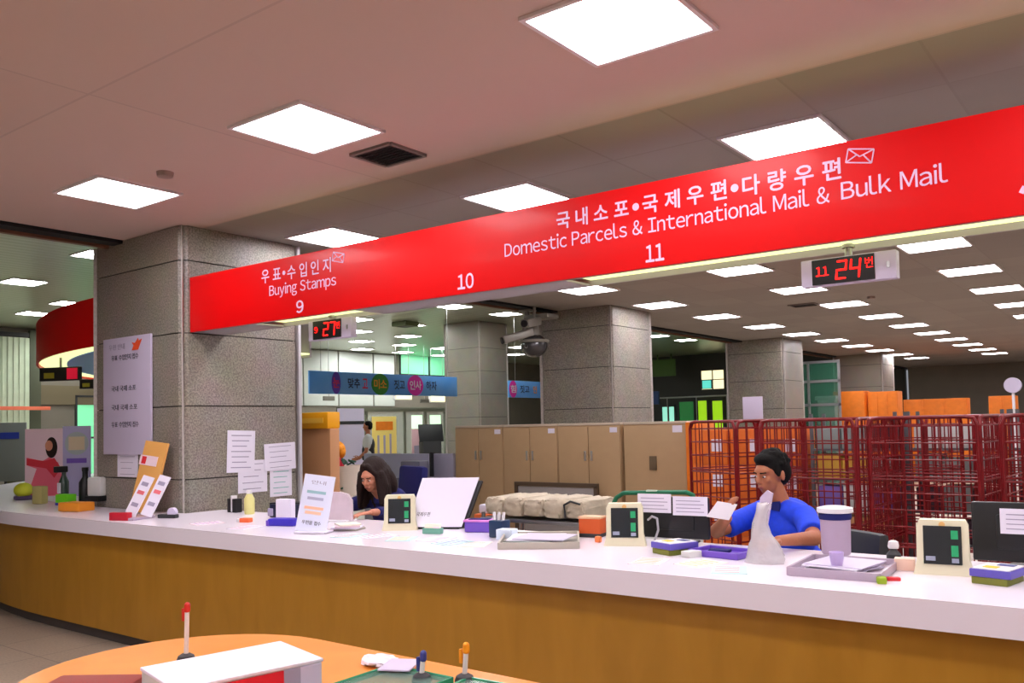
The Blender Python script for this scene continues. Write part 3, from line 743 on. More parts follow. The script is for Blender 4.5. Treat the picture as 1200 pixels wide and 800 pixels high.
# ---------------------------------------------------------------- cameras on the second pillar
m_camb = mat('camera_grey', (150, 146, 138), .35, .2)
t = thing('camera_bracket', 'grey steel bracket hanging from the bulkhead beside the second pillar', 'bracket', (-7.45, 10.3, 0))
MB().box((.0, 0, 3.02), (.05, .05, .5)).box((.18, .1, 3.16), (.42, .3, .06), bev=.01).box((0, 0, 3.26), (.2, .2, .02)).obj('arm', m_camb, t)
def bullet(x, y, z_, rz, rx, label):
    t = thing('security_camera', label, 'security camera', (x, y, z_), R(rz), group='bullet security cameras')
    b_ = MB().box((0, 0, 0), (.13, .46, .12), rx=R(rx), bev=.02).obj('housing', m_camb, t)
    M = Euler((R(rx), 0, 0)).to_matrix()
    p = M @ Vector((0, -.235, 0)); q = M @ Vector((0, -.26, 0))
    MB().cyl(p, q, .05, n=20).obj('lens', m_black, t)
    p = M @ Vector((0, .1, .05)); MB().cyl(p, p + Vector((0, .04, .16)), .022).obj('mount', m_camb, t)
bullet(-7.42, 10.02, 2.87, -38, 16, 'long grey bullet camera pointing left from the second pillar')
bullet(-7.2, 10.05, 3.05, 12, 10, 'short grey bullet camera above the long one on the bracket')
t = thing('dome_camera', 'round dark dome camera hanging below the bullet cameras', 'security camera', (-7.34, 10.3, 2.74))
MB().ball((0, 0, 0), (.2, .2, .17), 20).obj('dome', mat('dome_smoked', (70, 68, 72), .12, .2, coat=.5), t)
MB().cyl((0, 0, .1), (0, 0, .34), .1, .06, n=20).lathe([(.215, .04), (.225, .06), (.215, .08)], n=24).obj('collar', m_camb, t)
MB().cyl((0, 0, -.02), (0, -.195, -.02), .035, .03).obj('lens', m_chrome, t)

# ---------------------------------------------------------------- notices on the large pillar
t = thing('wall_notice', 'tall white framed notice with an orange bird mark on the large pillar', 'notice', (-7.2, 4.012, 0))
MB().box((0, 0, 1.925), (.77, .02, 1.02), bev=.004).obj('board', m_lilac, t)
o_ = (-7.2, 0, 0)
lw = MB().prism([(0, 0), (.1, .0), (.16, .09), (.11, .075), (.1, .1), (.05, .06), (.0, .07), (.03, .04)], (.1, -.0125, 2.31), (1, 0, 0), (0, 0, 1), (0, -.003, 0)).obj('bird_mark', mat('mark_orange', (236, 84, 40), .6), t, smooth=0)
text('우편 안내', 'heading', m_greyink, t, -.28, -.02, 2.33, 2.38, -.011, .002)
for z_, wd in ((2.235, .44), (1.965, .4), (1.8, .42), (1.65, .44)):
    text('우표 수입인지 접수' if wd > .42 else '국내 국제 소포', 'heading', m_ink, t, -.24, -.24 + wd, z_, z_ + .05, -.011, .002)
def pinned(x, y, z_, wd, h, axis, label, lines=6, tilt=0, colr=None, base=0):
    t = thing('paper_notice', label, 'paper notice', (x, y, z_), 0 if axis == 'y' else R(90), group='paper notices taped to the large pillar')
    o_ = MB().box((0, 0, 0), (wd, .003, h), ry=R(tilt)).obj('sheet', m_paper, t, smooth=0)
    M = Euler((0, R(tilt), 0)).to_matrix()
    l_ = MB()
    for k in range(lines):
        zz = h * (.38 - .76 * k / max(1, lines - 1))
        l_.box(M @ Vector((-.03 * wd * (k % 3), -.0022, zz)), (wd * (.72 - .1 * (k % 3)), .001, h * .022), ry=R(tilt))
    l_.obj('printed_lines', colr or m_greyink, t, smooth=0)
pinned(-7.22, 4.024, 1.32, .33, .2, 'y', 'small paper notice taped under the framed notice on the pillar', 4)
pinned(-6.382, 4.58, 1.42, .28, .36, 'x', 'paper sheet taped highest on the right face of the large pillar', 7, 2)
pinned(-6.38, 4.99, 1.36, .34, .24, 'x', 'wide paper sheet taped beside the pillar edge, right of the highest one', 5, -2)
pinned(-6.386, 4.7, 1.2, .3, .28, 'x', 'paper sheet taped below the highest one on the large pillar', 5, 0)
pinned(-6.386, 5.0, 1.13, .24, .25, 'x', 'paper sheet with a teal mark taped low near the pillar edge', 5, 0, mat('teal_ink', (96, 176, 170), .6))
tag(MB().box((-6.375, 5.21, 1.65), (.03, .03, 3.28), bev=.004).obj('cable_duct', mat('duct_grey', (186, 182, 186), .5)), 'thin white cable duct running up the right edge of the large pillar', 'duct')

# tan stand with orange sign
t = thing('sign_stand', 'tan upright board with an orange sign box on top beside the large pillar', 'sign stand', (-6.66, 5.66, 0))
MB().box((0, 0, .8), (.5, .12, 1.6), bev=.01).obj('board', mat('stand_tan', (196, 142, 98), .6), t)
MB().box((0, 0, 1.68), (.48, .16, .16), bev=.015).obj('sign_box', mat('stand_orange', (244, 170, 16), .45), t)
MB().box((0, -.082, 1.68), (.36, .004, .05)).obj('sign_strip', mat('stand_yellow', (250, 196, 70), .5), t)

# ---------------------------------------------------------------- things on the service counter
def slab(name, label, cat, x, y, z_, d, m_, rz=0, group=None, bev=.004, rx=0, parts=()):
    t = thing(name, label, cat, (x, y, z_), R(rz), group)
    MB().box((0, 0, d[2] / 2), d, bev=bev, rx=rx).obj('body', m_, t)
    for nm, c, dd, mm in parts: MB().box(c, dd, bev=min(dd) * .2).obj(nm, mm, t)
    return t
m_scr = mat('lcd_dark', (26, 34, 40), .25, coat=.4); m_lcdg = mat('lcd_green', (30, 150, 96), .4, emit=.15); m_lcdw = mat('lcd_grey', (150, 156, 176), .4)
def display(x, y, rz, label):
    t = thing('customer_display', label, 'display', (x, y, CT), R(rz), 'cream customer displays on the counter')
    out = [(-.112, 0), (.112, 0), (.098, .06), (.096, .2), (.085, .222), (-.085, .222), (-.096, .2), (-.098, .06)]
    MB().prism(out, (0, -.02, 0), (1, 0, 0), (0, .12, 1), (0, .07, 0)).obj('housing', m_cream, t, smooth=0)
    MB().box((0, .045, .03), (.15, .1, .06), bev=.015).obj('rear_foot', m_cream, t)
    M = Matrix.Rotation(-math.atan(.12), 4, 'X')
    s_ = MB().box((0, -.0065, .122), (.142, .008, .155), rx=-math.atan(.12)).obj('screen', m_scr, t)
    MB().box((.045, -.007, .165), (.026, .006, .035), rx=-.12).obj('screen_field', m_lcdg, t, smooth=0); MB().box((.045, -.013, .1), (.026, .006, .045), rx=-.12).obj('screen_field', m_lcdg, t, smooth=0)
    MB().box((-.045, -.018, .068), (.036, .006, .018), rx=-.12).obj('screen_field', m_lcdw, t, smooth=0); MB().box((.046, -.018, .062), (.026, .006, .018), rx=-.12).obj('screen_field', m_lcdw, t, smooth=0)
    MB().cyl((0, -.0, .205), (0, .004, .205), .012, n=14).obj('round_mark', mat('mark_gold', (226, 180, 110), .5), t)
display(-3.93, 4.0, 36, 'cream customer display left of the tilted glossy board, near the woman')
display(-2.33, 4.06, 26, 'cream customer display between the orange box and the dark monitors')
display(-.765, 3.93, 8, 'cream customer display at the right end of the counter')

def monitor(x, y, rz, wd, h, label, papers, z0=CT):
    t = thing('desk_monitor', label, 'monitor', (x, y, z0), R(rz), 'dark monitors seen from behind')
    MB().box((0, 0, h / 2 + .03), (wd, .035, h), bev=.01).box((0, .0, h / 2 + .03), (wd * .6, .05, h * .6), bev=.012).obj('casing', m_black, t)
    MB().box((0, .03, .006), (.2, .16, .012), bev=.004).cyl((0, .02, .01), (0, .02, .12), .025).obj('stand', m_black, t)
    for a, b_, c, e in papers:
        p = MB().box(((a + b_) / 2, -.021 - .006, (c + e) / 2), (b_ - a, .003, e - c), rx=-.03).obj('taped_paper', m_paper, t, smooth=0)
        l_ = MB()
        for k in range(4): l_.box(((a + b_) / 2 - .01 * (k % 2), -.0295, c + (e - c) * (.2 + .19 * k)), ((b_ - a) * (.8 - .1 * (k % 2)), .001, .004))
        l_.obj('printed_lines', m_greyink, p, smooth=0)
    return t
monitor(-2.13, 4.25, 6, .38, .22, 'dark monitor with two white papers taped along its top edge', [(-.2, -.01, .165, .265), (.0, .19, .155, .255)])
monitor(-.47, 4.22, 2, .46, .25, 'dark monitor at the right end of the counter with one white paper on its corner', [(-.12, .1, .15, .255)])
t = thing('desk_cable', 'pale grey cable hanging down over the dark monitor casing', 'cable', (-2.22, 4.17, CT))
MB().tube([(-.03, 0, .13), (.0, -.01, .15), (.03, -.01, .14), (.035, -.01, .08), (.02, -.02, .03), (.01, -.03, .006)], .006, 8).obj('cable_body', mat('cable_grey', (170, 168, 176), .5), t)

# paper trays with writing things
def doc_tray(x, y, rz, wd, dp, label, tint):
    t = thing('paper_tray', label, 'tray', (x, y, CT), R(rz), 'low trays full of papers on the counter')
    MB().box((0, 0, .006), (wd, dp, .012), bev=.003).obj('base', tint, t)
    r_ = MB()
    for sx in (-1, 1): r_.box((sx * wd / 2, 0, .018), (.012, dp, .036), bev=.003)
    for sy in (-1, 1): r_.box((0, sy * dp / 2, .018), (wd, .012, .036), bev=.003)
    r_.obj('rim', tint, t)
    for k in range(5):
        MB().box((random.uniform(-.03, .03), random.uniform(-.03, .03), .018 + .005 * k), (wd * random.uniform(.5, .72), dp * random.uniform(.5, .7), .005), rz=R(random.uniform(-25, 25))).obj('loose_paper', [m_paper, m_lilac, m_pk[4]][k % 3], t, smooth=0)
    return t
m_traygrey = mat('tray_grey', (176, 168, 156), .4); m_trayclear = mat('tray_lilac', (176, 160, 178), .25)
doc_tray(-2.79, 3.93, 33, .42, .46, 'low grey tray of papers in front of the orange box', m_traygrey)
doc_tray(-1.13, 3.82, 3, .36, .40, 'low lilac tray of papers between the man and the right display', m_trayclear)
t = thing('tape_roll', 'small pale lilac cup standing in the right paper tray', 'cup', (-1.13, 3.72, CT + .04))
MB().lathe([(.022, 0), (.026, .02), (.03, .055), (.027, .055), (.02, .01)], n=20).obj('cup', mat('lilac_cup', (196, 176, 226), .4), t)
t = thing('stamp_pad', 'small dark bottle with a white cap at the rear of the right paper tray', 'bottle', (-.99, 4.07, CT))
MB().lathe([(.028, 0), (.03, .01), (.03, .05), (.018, .065), (.012, .075)], n=20).obj('bottle_body', m_dark, t); MB().lathe([(.02, .075), (.024, .085), (.02, .105), (.01, .11)], n=20).obj('cap', m_white, t)
slab('sticky_pads', 'lime green pad beside the right paper tray', 'note pad', -.93, 3.62, CT, (.035, .05, .025), mat('lime', (150, 176, 30), .6), 20)
slab('eraser', 'small red block right of the lime green pad', 'eraser', -.905, 3.7, CT, (.05, .03, .014), mat('small_red', (214, 40, 50), .6), 30)
slab('peach_box', 'peach coloured small box just left of the right display', 'box', -.925, 3.98, CT, (.08, .06, .05), mat('peach', (230, 194, 176), .6), 10)
t = thing('water_container', 'lilac paper roll container with a white lid and navy band beside the man', 'container', (-1.30, 4.28, CT))
MB().lathe([(.06, 0), (.066, .01), (.07, .17)], n=28).obj('cylinder', mat('container_lilac', (176, 156, 180), .5), t)
MB().lathe([(.072, .168), (.075, .175), (.075, .195), (.072, .2)], n=28).obj('band', m_navy, t)
MB().lathe([(.08, .2), (.084, .205), (.082, .222), (.05, .23)], n=28).obj('lid', m_white, t)

# stacked small cartons of forms
def ink_stack(x, y, rz, label, flip=1):
    t = thing('form_box_stack', label, 'box stack', (x, y, CT), R(rz), 'purple and white form boxes')
    MB().box((0, 0, .014), (.13, .17, .028), bev=.004).obj('lower_box', mat('box_olive', (120, 124, 40), .6), t)
    b_ = MB().box((.005, .0, .043), (.15, .18, .03), bev=.005).obj('upper_box', mat('box_violet', (92, 80, 176), .5), t)
    MB().box((.005, .0, .0595), (.135, .165, .003)).obj('top_print', m_white, b_, smooth=0)
    MB().box((-.01, -.03, .062), (.05, .04, .002)).obj('yellow_print', mat('yellow_print', (232, 196, 40), .6), b_, smooth=0)
    MB().box((.02, .045, .062), (.06, .04, .002)).obj('blue_print', mat('blue_print', (70, 80, 140), .6), b_, smooth=0)
ink_stack(-1.99, 3.95, -24, 'violet and white form boxes in front of the dark monitor near the man')
ink_stack(-.56, 3.86, -12, 'violet and white form boxes at the right edge of the photo')
slab('card_stack', 'small stack of grey cards right of the violet form boxes', 'cards', -1.86, 3.88, CT, (.06, .09, .03), m_pk[0], -20)
t = thing('purple_tray', 'bright purple plastic tray on the counter left of the man', 'tray', (-1.75, 3.99, CT), R(-8))
MB().box((0, 0, .006), (.27, .19, .012), bev=.004).obj('base', m_purple, t)
r_ = MB()
for sx in (-1, 1): r_.box((sx * .13, 0, .016), (.014, .19, .03), bev=.004)
for sy in (-1, 1): r_.box((0, sy * .09, .016), (.27, .014, .03), bev=.004)
r_.obj('rim', m_purple, t); MB().box((-.03, .02, .018), (.1, .07, .014), rz=.3, bev=.003).obj('ink_pad', m_navy, t)
# leaflets
def leaflet(x, y, rz, label, m_, wd=.15, dp=.21):
    t = thing('leaflet', label, 'leaflet', (x, y, CT), R(rz), 'leaflets lying on the counter')
    MB().box((0, 0, .001), (wd, dp, .002)).obj('sheet', m_, t, smooth=0)
    l_ = MB()
    for k in range(5): l_.box((-.01, -dp * .35 + dp * .17 * k, .0025), (wd * .7, .006, .001))
    l_.obj('print', mat(f'print{round(x, 2)}', random.choice([(230, 150, 160), (150, 190, 200), (170, 140, 210), (230, 190, 120)]), .7), t, smooth=0)
m_teal = mat('leaflet_teal', (186, 222, 226), .5); m_rose = mat('leaflet_rose', (240, 214, 224), .5); m_lem = mat('leaflet_cream', (240, 230, 214), .5)
for x, y, rz, m_, lab in ((-4.02, 3.66, 15, m_teal, 'pale teal leaflet on the counter right of the standing sign'), (-3.84, 3.72, -20, m_paper, 'white leaflet in front of the left cream display'), (-3.62, 3.70, 30, m_teal, 'pale teal leaflet in front of the tilted glossy board'),
                          (-3.42, 3.78, 8, m_rose, 'pale rose leaflet in front of the purple box'), (-3.24, 3.72, -12, m_teal, 'pale teal leaflet in front of the navy pen holder'), (-3.08, 3.72, 24, m_lem, 'cream leaflet left of the grey paper tray'),
                          (-1.97, 3.66, 10, m_rose, 'pale rose leaflet right in front of the violet form boxes'), (-1.74, 3.72, -16, m_lem, 'cream leaflet in front of the purple tray'), (-1.56, 3.62, 22, m_teal, 'pale teal leaflet below the plastic bag'),
                          (-5.0, 3.62, 12, m_paper, 'white leaflet on the counter left of the standing sign'), (-5.5, 3.66, -14, m_rose, 'pale rose leaflet on the counter below the pillar papers')):
    leaflet(x, y, rz, lab, m_)
# middle group
t = thing('pen_holder', 'navy pen holder with three white pens', 'pen holder', (-3.15, 4.03, CT))
MB().box((0, 0, .05), (.1, .08, .1), bev=.008).obj('cup', mat('holder_navy', (22, 50, 84), .4), t)
for k in (-1, 0, 1): MB().cyl((k * .028, -.01, .06), (k * .036, -.0, .145), .009).obj('pen', m_white, t)
slab('tissue_box', 'white and pale blue box beside the navy pen holder', 'box', -3.05, 3.97, CT, (.1, .08, .06), mat('pale_blue_box', (214, 226, 244), .5), 10)
t = slab('purple_basket', 'purple basket on the counter right of the tilted glossy board', 'basket', -3.42, 4.18, CT, (.17, .1, .07), m_purple, 20, bev=.012, parts=(('pink_rim', (0, 0, .07), (.18, .11, .012), mat('pink_rim', (214, 130, 210), .5)), ('lid_inset', (0, 0, .078), (.13, .06, .006), m_navy)))
slab('card_holder', 'small holder of pastel cards at the foot of the tilted glossy board', 'card holder', -3.62, 3.97, CT, (.12, .05, .035), mat('pastel_green', (110, 170, 150), .5), 20, parts=(('cards', (0, 0, .045), (.1, .035, .03), m_lem), ('pink_card', (.03, -.02, .03), (.04, .006, .03), m_rose)))
slab('orange_box', 'orange and red box on the counter left of the middle display', 'box', -2.68, 4.3, CT, (.13, .1, .11), mat('box_rust', (206, 86, 30), .6), 10, parts=(('lid', (0, 0, .112), (.136, .106, .012), mat('lid_tan', (226, 176, 140), .6)), ('grey_base', (0, -.002, .012), (.134, .104, .022), m_dark)))
slab('small_bottle', 'small orange bottle top beside the middle display', 'bottle', -2.52, 4.1, CT, (.035, .03, .035), mat('knob_orange', (230, 120, 60), .5), 0, bev=.01)
# tilted glossy board
t = thing('document_stand', 'large white glossy board tilted on a black stand on the counter', 'document stand', (-3.77, 4.17, CT), R(27))
u, v = (1, 0, 0), (0, .42, .9)
MB().prism([(-.19, 0), (.17, 0), (.26, .335), (-.12, .335)], (0, -.02, .012), u, v, (0, -.008, .004)).obj('board', mat('glossy_white', (232, 228, 246), .08, coat=.8), t, smooth=0)
MB().prism([(-.175, 0), (.19, 0), (.28, .315), (-.11, .315)], (0, -.012, .012), u, v, (0, .025, -.01)).obj('black_backing', m_black, t, smooth=0)
MB().box((0, .07, .006), (.3, .17, .012), bev=.003).box((0, .12, .1), (.05, .02, .19)).obj('stand', m_black, t)
text('국제우편', 'heading', m_ink, t, -.15, -.06, .08, .105, 0, .002, 0, Matrix.Translation((0, -.004, 0)) @ Matrix.Shear('XY', 4, (0, 0)) @ Matrix(((1, 0, .18, 0), (0, 1, .46, -.03), (0, 0, 1, 0), (0, 0, 0, 1))))
# standing acrylic sign
t = thing('standing_sign', 'white standing sign sheet in an acrylic holder, left of the woman', 'sign', (-4.33, 3.62, CT + .003), R(24))
MB().box((0, .03, .005), (.22, .12, .01), bev=.003).obj('foot', m_paper, t)
s_ = MB().box((.012, .04, .18), (.21, .005, .36), rx=R(-10), ry=R(7)).obj('sheet', mat('sign_sheet', (224, 228, 250), .3, coat=.4), t)
Ms = Matrix.Translation((.012, .04, .18)) @ Euler((R(-10), R(7), 0)).to_matrix().to_4x4()
text('안내', 'heading', m_greyink, s_, -.05, .05, .12, .145, -.003, .001, 0, Ms)
text('우편물 접수', 'heading', m_ink, s_, -.07, .06, -.135, -.11, -.003, .001, 0, Ms)
for k, (z_, c) in enumerate(((.07, (150, 190, 200)), (.03, (170, 170, 200)), (-.03, (250, 190, 160)), (-.06, (250, 200, 170)))):
    o_ = MB().box((-.005, -.0035, z_), (.13 - .02 * (k % 2), .001, .018)); bmesh.ops.transform(o_.b, matrix=Ms, verts=o_.b.verts); o_.obj('print_band', mat(f'band{k}', c, .6), s_, smooth=0)
# pale back of a document tray in front of the woman
t = thing('document_rack', 'pale pinkish rounded screen panel standing in front of the woman', 'screen panel', (-4.76, 4.17, CT), R(20))
pts = [(-.15, 0), (.15, 0), (.15, .14), (.12, .185), (.06, .2), (-.15, .2)]
MB().prism(pts, (0, 0, .005), (1, 0, 0), (0, 0, 1), (0, .03, 0)).obj('panel', mat('panel_pinkgrey', (206, 188, 196), .5, var=.06, vscale=10), t, smooth=0)
MB().box((0, .02, .005), (.26, .12, .01), bev=.003).obj('foot', m_white, t)
for k in range(4):
    t = thing('paper_pile', ['loose pile of papers in front of the woman, lowest layer', 'second layer of papers in the pile in front of the woman', 'third layer of papers in the pile in front of the woman', 'topmost papers of the pile in front of the woman'][k], 'papers', (-4.27 + .015 * k, 3.86 - .01 * k, CT + .012 * k), R(20 + 14 * k), 'papers piled before the woman')
    MB().box((0, 0, .006), (.2 - .02 * k, .14, .011), bev=.002).obj('sheets', [m_traygrey, m_paper, m_rose, m_lem][k], t)
# left part, at the foot of the pillar
t = thing('phone_holder', 'black box holder with grey slots at the foot of the pillar papers', 'holder', (-6.03, 4.26, CT))
MB().box((-.03, 0, .055), (.05, .06, .11), bev=.005).box((.035, 0, .055), (.05, .06, .11), bev=.005).obj('holder', m_black, t); MB().box((0, -.005, .07), (.016, .05, .13), bev=.003).obj('divider', m_white, t)
t = thing('glue_bottle', 'pale yellow bottle standing right of the black box holder', 'bottle', (-5.78, 4.22, CT))
MB().lathe([(.035, 0), (.04, .01), (.04, .12), (.025, .15), (.02, .16)], n=20).obj('bottle_body', mat('bottle_yellow', (220, 214, 140), .4), t); MB().lathe([(.022, .16), (.022, .185), (.01, .19)], n=16).obj('cap', m_white, t)
slab('orange_sponge', 'small orange and white item on the counter below the black holder', 'stamp sponge', -5.3, 3.84, CT, (.08, .05, .03), mat('sponge', (240, 110, 60), .6), 20, parts=(('white_end', (-.05, 0, .014), (.03, .045, .026), m_white),))
slab('purple_pad', 'indigo ink pad on the counter left of the standing sign', 'ink pad', -4.86, 3.83, CT, (.2, .1, .05), mat('indigo', (52, 36, 180), .5), 20, bev=.01, parts=(('lilac_end', (-.1, -.01, .02), (.03, .08, .04), m_purple),))
slab('desk_terminal', 'dark navy terminal box behind the indigo ink pad', 'terminal', -5.3, 4.22, CT, (.26, .12, .1), mat('terminal_navy', (20, 26, 56), .4), 18, bev=.01, parts=(('black_lid', (0, .01, .1), (.27, .12, .02), m_black), ('grey_pad', (-.12, -.03, .04), (.05, .07, .06), m_greyink)))
t = thing('card_reader', 'small white box behind the standing sign beside the pillar', 'box', (-5.06, 4.0, CT), R(10))
MB().box((0, 0, .08), (.14, .05, .16), bev=.006).obj('body', m_paper, t)
# brochure rack, board and bits
t = thing('brochure_rack', 'red footed rack with leaning white brochures before the pillar', 'brochure rack', (-6.32, 3.6, CT), R(20))
MB().box((-.05, -.12, .03), (.17, .05, .06), bev=.006).obj('red_foot', mat('rack_red', (190, 20, 44), .5), t)
MB().box((-.03, -.02, .01), (.22, .24, .02), bev=.004).obj('base', m_trayclear, t)
for k, (x, y, a) in enumerate(((-.02, -.06, .32), (.09, -.01, .3))):
    b_ = MB().box((x + .03, y + .07, .17), (.1, .008, .33), rx=R(-24), ry=R(14)).obj('brochure', m_paper, t)
    Mx = Matrix.Translation((x + .03, y + .07, .17)) @ Euler((R(-24), R(14), 0)).to_matrix().to_4x4()
    for q, (z_, c) in enumerate(((.1, m_greyink), (.03, mat('rose_ink', (226, 110, 120), .6)), (-.07, m_greyink))):
        o_ = MB().box((0, -.0055, z_), (.06, .002, .03)); bmesh.ops.transform(o_.b, matrix=Mx, verts=o_.b.verts); o_.obj('print', c, b_, smooth=0)
t = thing('envelope_board', 'large tan envelope leaning on the pillar corner', 'envelope', (-6.62, 3.82, CT + .004), R(10))
M_ = Matrix.Translation((0, .06, .29)) @ Euler((R(-12), R(6), 0)).to_matrix().to_4x4()
o_ = MB().box((0, 0, 0), (.26, .02, .58), bev=.004); bmesh.ops.transform(o_.b, matrix=M_, verts=o_.b.verts); bd = o_.obj('envelope_body', mat('envelope_tan', (226, 166, 88), .7), t)
o_ = MB().box((-.04, -.012, .13), (.2, .004, .08)); bmesh.ops.transform(o_.b, matrix=M_, verts=o_.b.verts); o_.obj('label_strip', m_rose, bd, smooth=0)
o_ = MB().box((-.09, -.013, .13), (.05, .005, .06)); bmesh.ops.transform(o_.b, matrix=M_, verts=o_.b.verts); o_.obj('red_mark', mat('small_red', (214, 40, 50), .6), bd, smooth=0)
t = thing('tape_dispenser', 'small lilac and black tape dispenser right of the brochure rack', 'tape dispenser', (-6.13, 3.74, CT), R(20))
MB().box((0, 0, .015), (.16, .05, .03), bev=.008).obj('base', m_dark, t); MB().cyl((.04, -.018, .045), (.04, .018, .045), .035, n=20).obj('roll', m_lilac, t)

# left wing of the counter: posters and small things
def poster(x, y, rz, wd, h, m_, label):
    t = thing('counter_poster', label, 'poster', (x, y, CT), R(rz), 'posters standing on the left wing of the counter')
    MB().box((0, .03, .006), (wd, .14, .012), bev=.003).obj('foot', m_white, t)
    p = MB().box((0, 0, h / 2), (wd, .012, h), bev=.002).obj('poster_sheet', m_, t)
    return t, p
t, p = poster(-9.5, 4.38, 42, .40, .72, mat('poster_rose', (226, 196, 210), .4), 'pink poster of a long haired woman in a red and pink dress')
def disc(c, rx_, rz_, m_, nm, par, y=-.008):
    MB().prism([(rx_ * math.cos(q * math.pi / 12), rz_ * math.sin(q * math.pi / 12)) for q in range(24)], (c[0], y, c[1]), (1, 0, 0), (0, 0, 1), (0, -.002, 0)).obj(nm, m_, par, smooth=0)
disc((.07, .52), .06, .11, m_hair2, 'printed_hair', p, -.007); disc((.045, .54), .038, .055, m_skin2, 'printed_face', p, -.0095)
MB().prism([(-.18, .0), (.18, .0), (.18, .2), (.14, .36), (.05, .42), (-.02, .38), (-.18, .42), (-.18, .34), (-.08, .3)], (0, -.008, 0), (1, 0, 0), (0, 0, 1), (0, -.002, 0)).obj('printed_dress', mat('dress_pink', (224, 96, 120), .6), p, smooth=0)
MB().prism([(-.18, .34), (-.18, .41), (0, .38), (.1, .41), (.17, .3), (.1, .2), (.02, .3)], (0, -.0105, 0), (1, 0, 0), (0, 0, 1), (0, -.002, 0)).obj('printed_sleeves', mat('dress_red', (206, 36, 56), .6), p, smooth=0)
t, p = poster(-9.1, 4.52, 42, .28, .74, mat('poster_violet', (176, 170, 216), .4), 'lilac poster with a framed picture at its top')
disc((0, .56), .12, .12, mat('oval_grey', (170, 180, 190), .5), 'printed_oval', p); MB().box((0, -.011, .56), (.16, .003, .14)).obj('printed_picture', mat('picture_sand', (214, 196, 170), .6), p, smooth=0)
MB().box((0, -.009, .38), (.2, .003, .05)).obj('printed_caption', m_purple, p, smooth=0)
t = thing('bottle_group', 'dark sprayer bottle with a white grip on the left wing counter', 'bottle', (-8.55, 4.12, CT))
MB().lathe([(.04, 0), (.045, .02), (.045, .2), (.02, .26), (.02, .3)], n=20).obj('bottle_body', mat('bottle_dark', (40, 60, 50), .3), t)
MB().box((0, -.03, .32), (.05, .12, .06), bev=.01).obj('spray_head', m_black, t); MB().box((0, -.047, .14), (.06, .006, .1)).obj('label_wrap', m_paper, t)
t = thing('bottle_group', 'black bottle right of the sprayer bottle on the left wing counter', 'bottle', (-8.2, 4.15, CT))
MB().lathe([(.05, 0), (.055, .02), (.055, .2), (.025, .25), (.025, .3), (.03, .31), (.03, .34)], n=20).obj('bottle_body', m_black, t)
slab('lime_box', 'bright lime green box with a blue base on the left wing counter', 'box', -8.22, 3.98, CT, (.16, .1, .1), mat('lime_green', (110, 214, 30), .5), 10, parts=(('blue_base', (0, 0, .012), (.165, .105, .024), mat('base_blue', (60, 60, 180), .5)),))
slab('olive_bag', 'small olive paper bag between the posters and the lime box', 'bag', -8.62, 3.93, CT, (.12, .08, .17), mat('bag_olive', (170, 160, 100), .8), 20, bev=.015)
t = thing('toy_ball', 'yellow green rounded container on a dark base before the pink poster', 'container', (-9.35, 4.1, CT))
MB().lathe([(.07, 0), (.09, .01), (.09, .04)], n=24).obj('base', mat('plum', (80, 60, 100), .5), t); MB().ball((0, 0, .1), (.09, .09, .075), 20).obj('body', mat('yellow_green', (190, 196, 40), .5), t)
slab('card_terminal', 'grey white sign box on a black stand on the left wing counter', 'terminal', -7.66, 3.98, CT + .1, (.16, .07, .17), m_pk[0], 15, bev=.02, parts=(('black_base', (0, 0, -.02), (.17, .12, .05), m_black),))
slab('orange_basket', 'orange basket at the left foot of the large pillar', 'basket', -7.5, 3.72, CT, (.26, .16, .075), mat('basket_orange', (226, 140, 30), .6), 12, bev=.012)
t = thing('far_sign_board', 'grey standing board with a blue heading at the far left edge', 'sign board', (-14.3, 6.0, 0), R(50))
MB().box((0, 0, 1.35), (.6, .03, .9), bev=.006).obj('board', m_pk[4], t); MB().box((0, -.018, 1.6), (.4, .004, .1)).obj('heading', mat('poster_blue', (36, 60, 170), .6), t)
MB().cyl((0, .03, .02), (0, .03, 1.2), .02).lathe([(.22, 0), (.22, .02), (.03, .04)], (0, .03, 0)).obj('stand', m_dark, t)
t = thing('cabinet_low', 'low olive grey cupboard below the far left window blinds', 'cupboard', (-15.5, 7.2, 0), R(60))
MB().box((0, 0, .55), (1.2, .45, 1.1), bev=.01).obj('body', mat('cupboard_olive', (92, 92, 70), .6), t); MB().box((0, -.235, .55), (1.1, .02, 1.0)).obj('door', mat('cupboard_olive', (92, 92, 70), .6), t)
# small number displays under the curved banner
def small_led(x, y, z_, rz, label, wd=.5, h=.15):
    t = thing('number_display', label, 'number display', (x, y, z_), R(rz), 'hanging red number displays')
    MB().box((0, 0, 0), (wd, .05, h), bev=.008).obj('housing', m_black, t); MB().box((wd * .33, -.028, 0), (wd * .26, .006, h * .8)).obj('red_end', mat('led_dim', (190, 14, 50), .5, emit=.5), t)
    MB().box((-wd * .25, -.028, -h * .1), (wd * .25, .006, h * .4)).obj('yellow_patch', mat('patch_yellow', (150, 140, 40), .6), t)
    MB().cyl((0, 0, h / 2), (0, 0, 2.44 - z_), .012).obj('hanging_rod', m_chrome, t)
small_led(-9.66, 4.62, 2.26, 25, 'small dark number display hanging under the left tip of the curved banner')
small_led(-9.12, 4.72, 2.13, 25, 'smaller dark display hanging lower, near the big pillar under the curved banner', .34, .1)

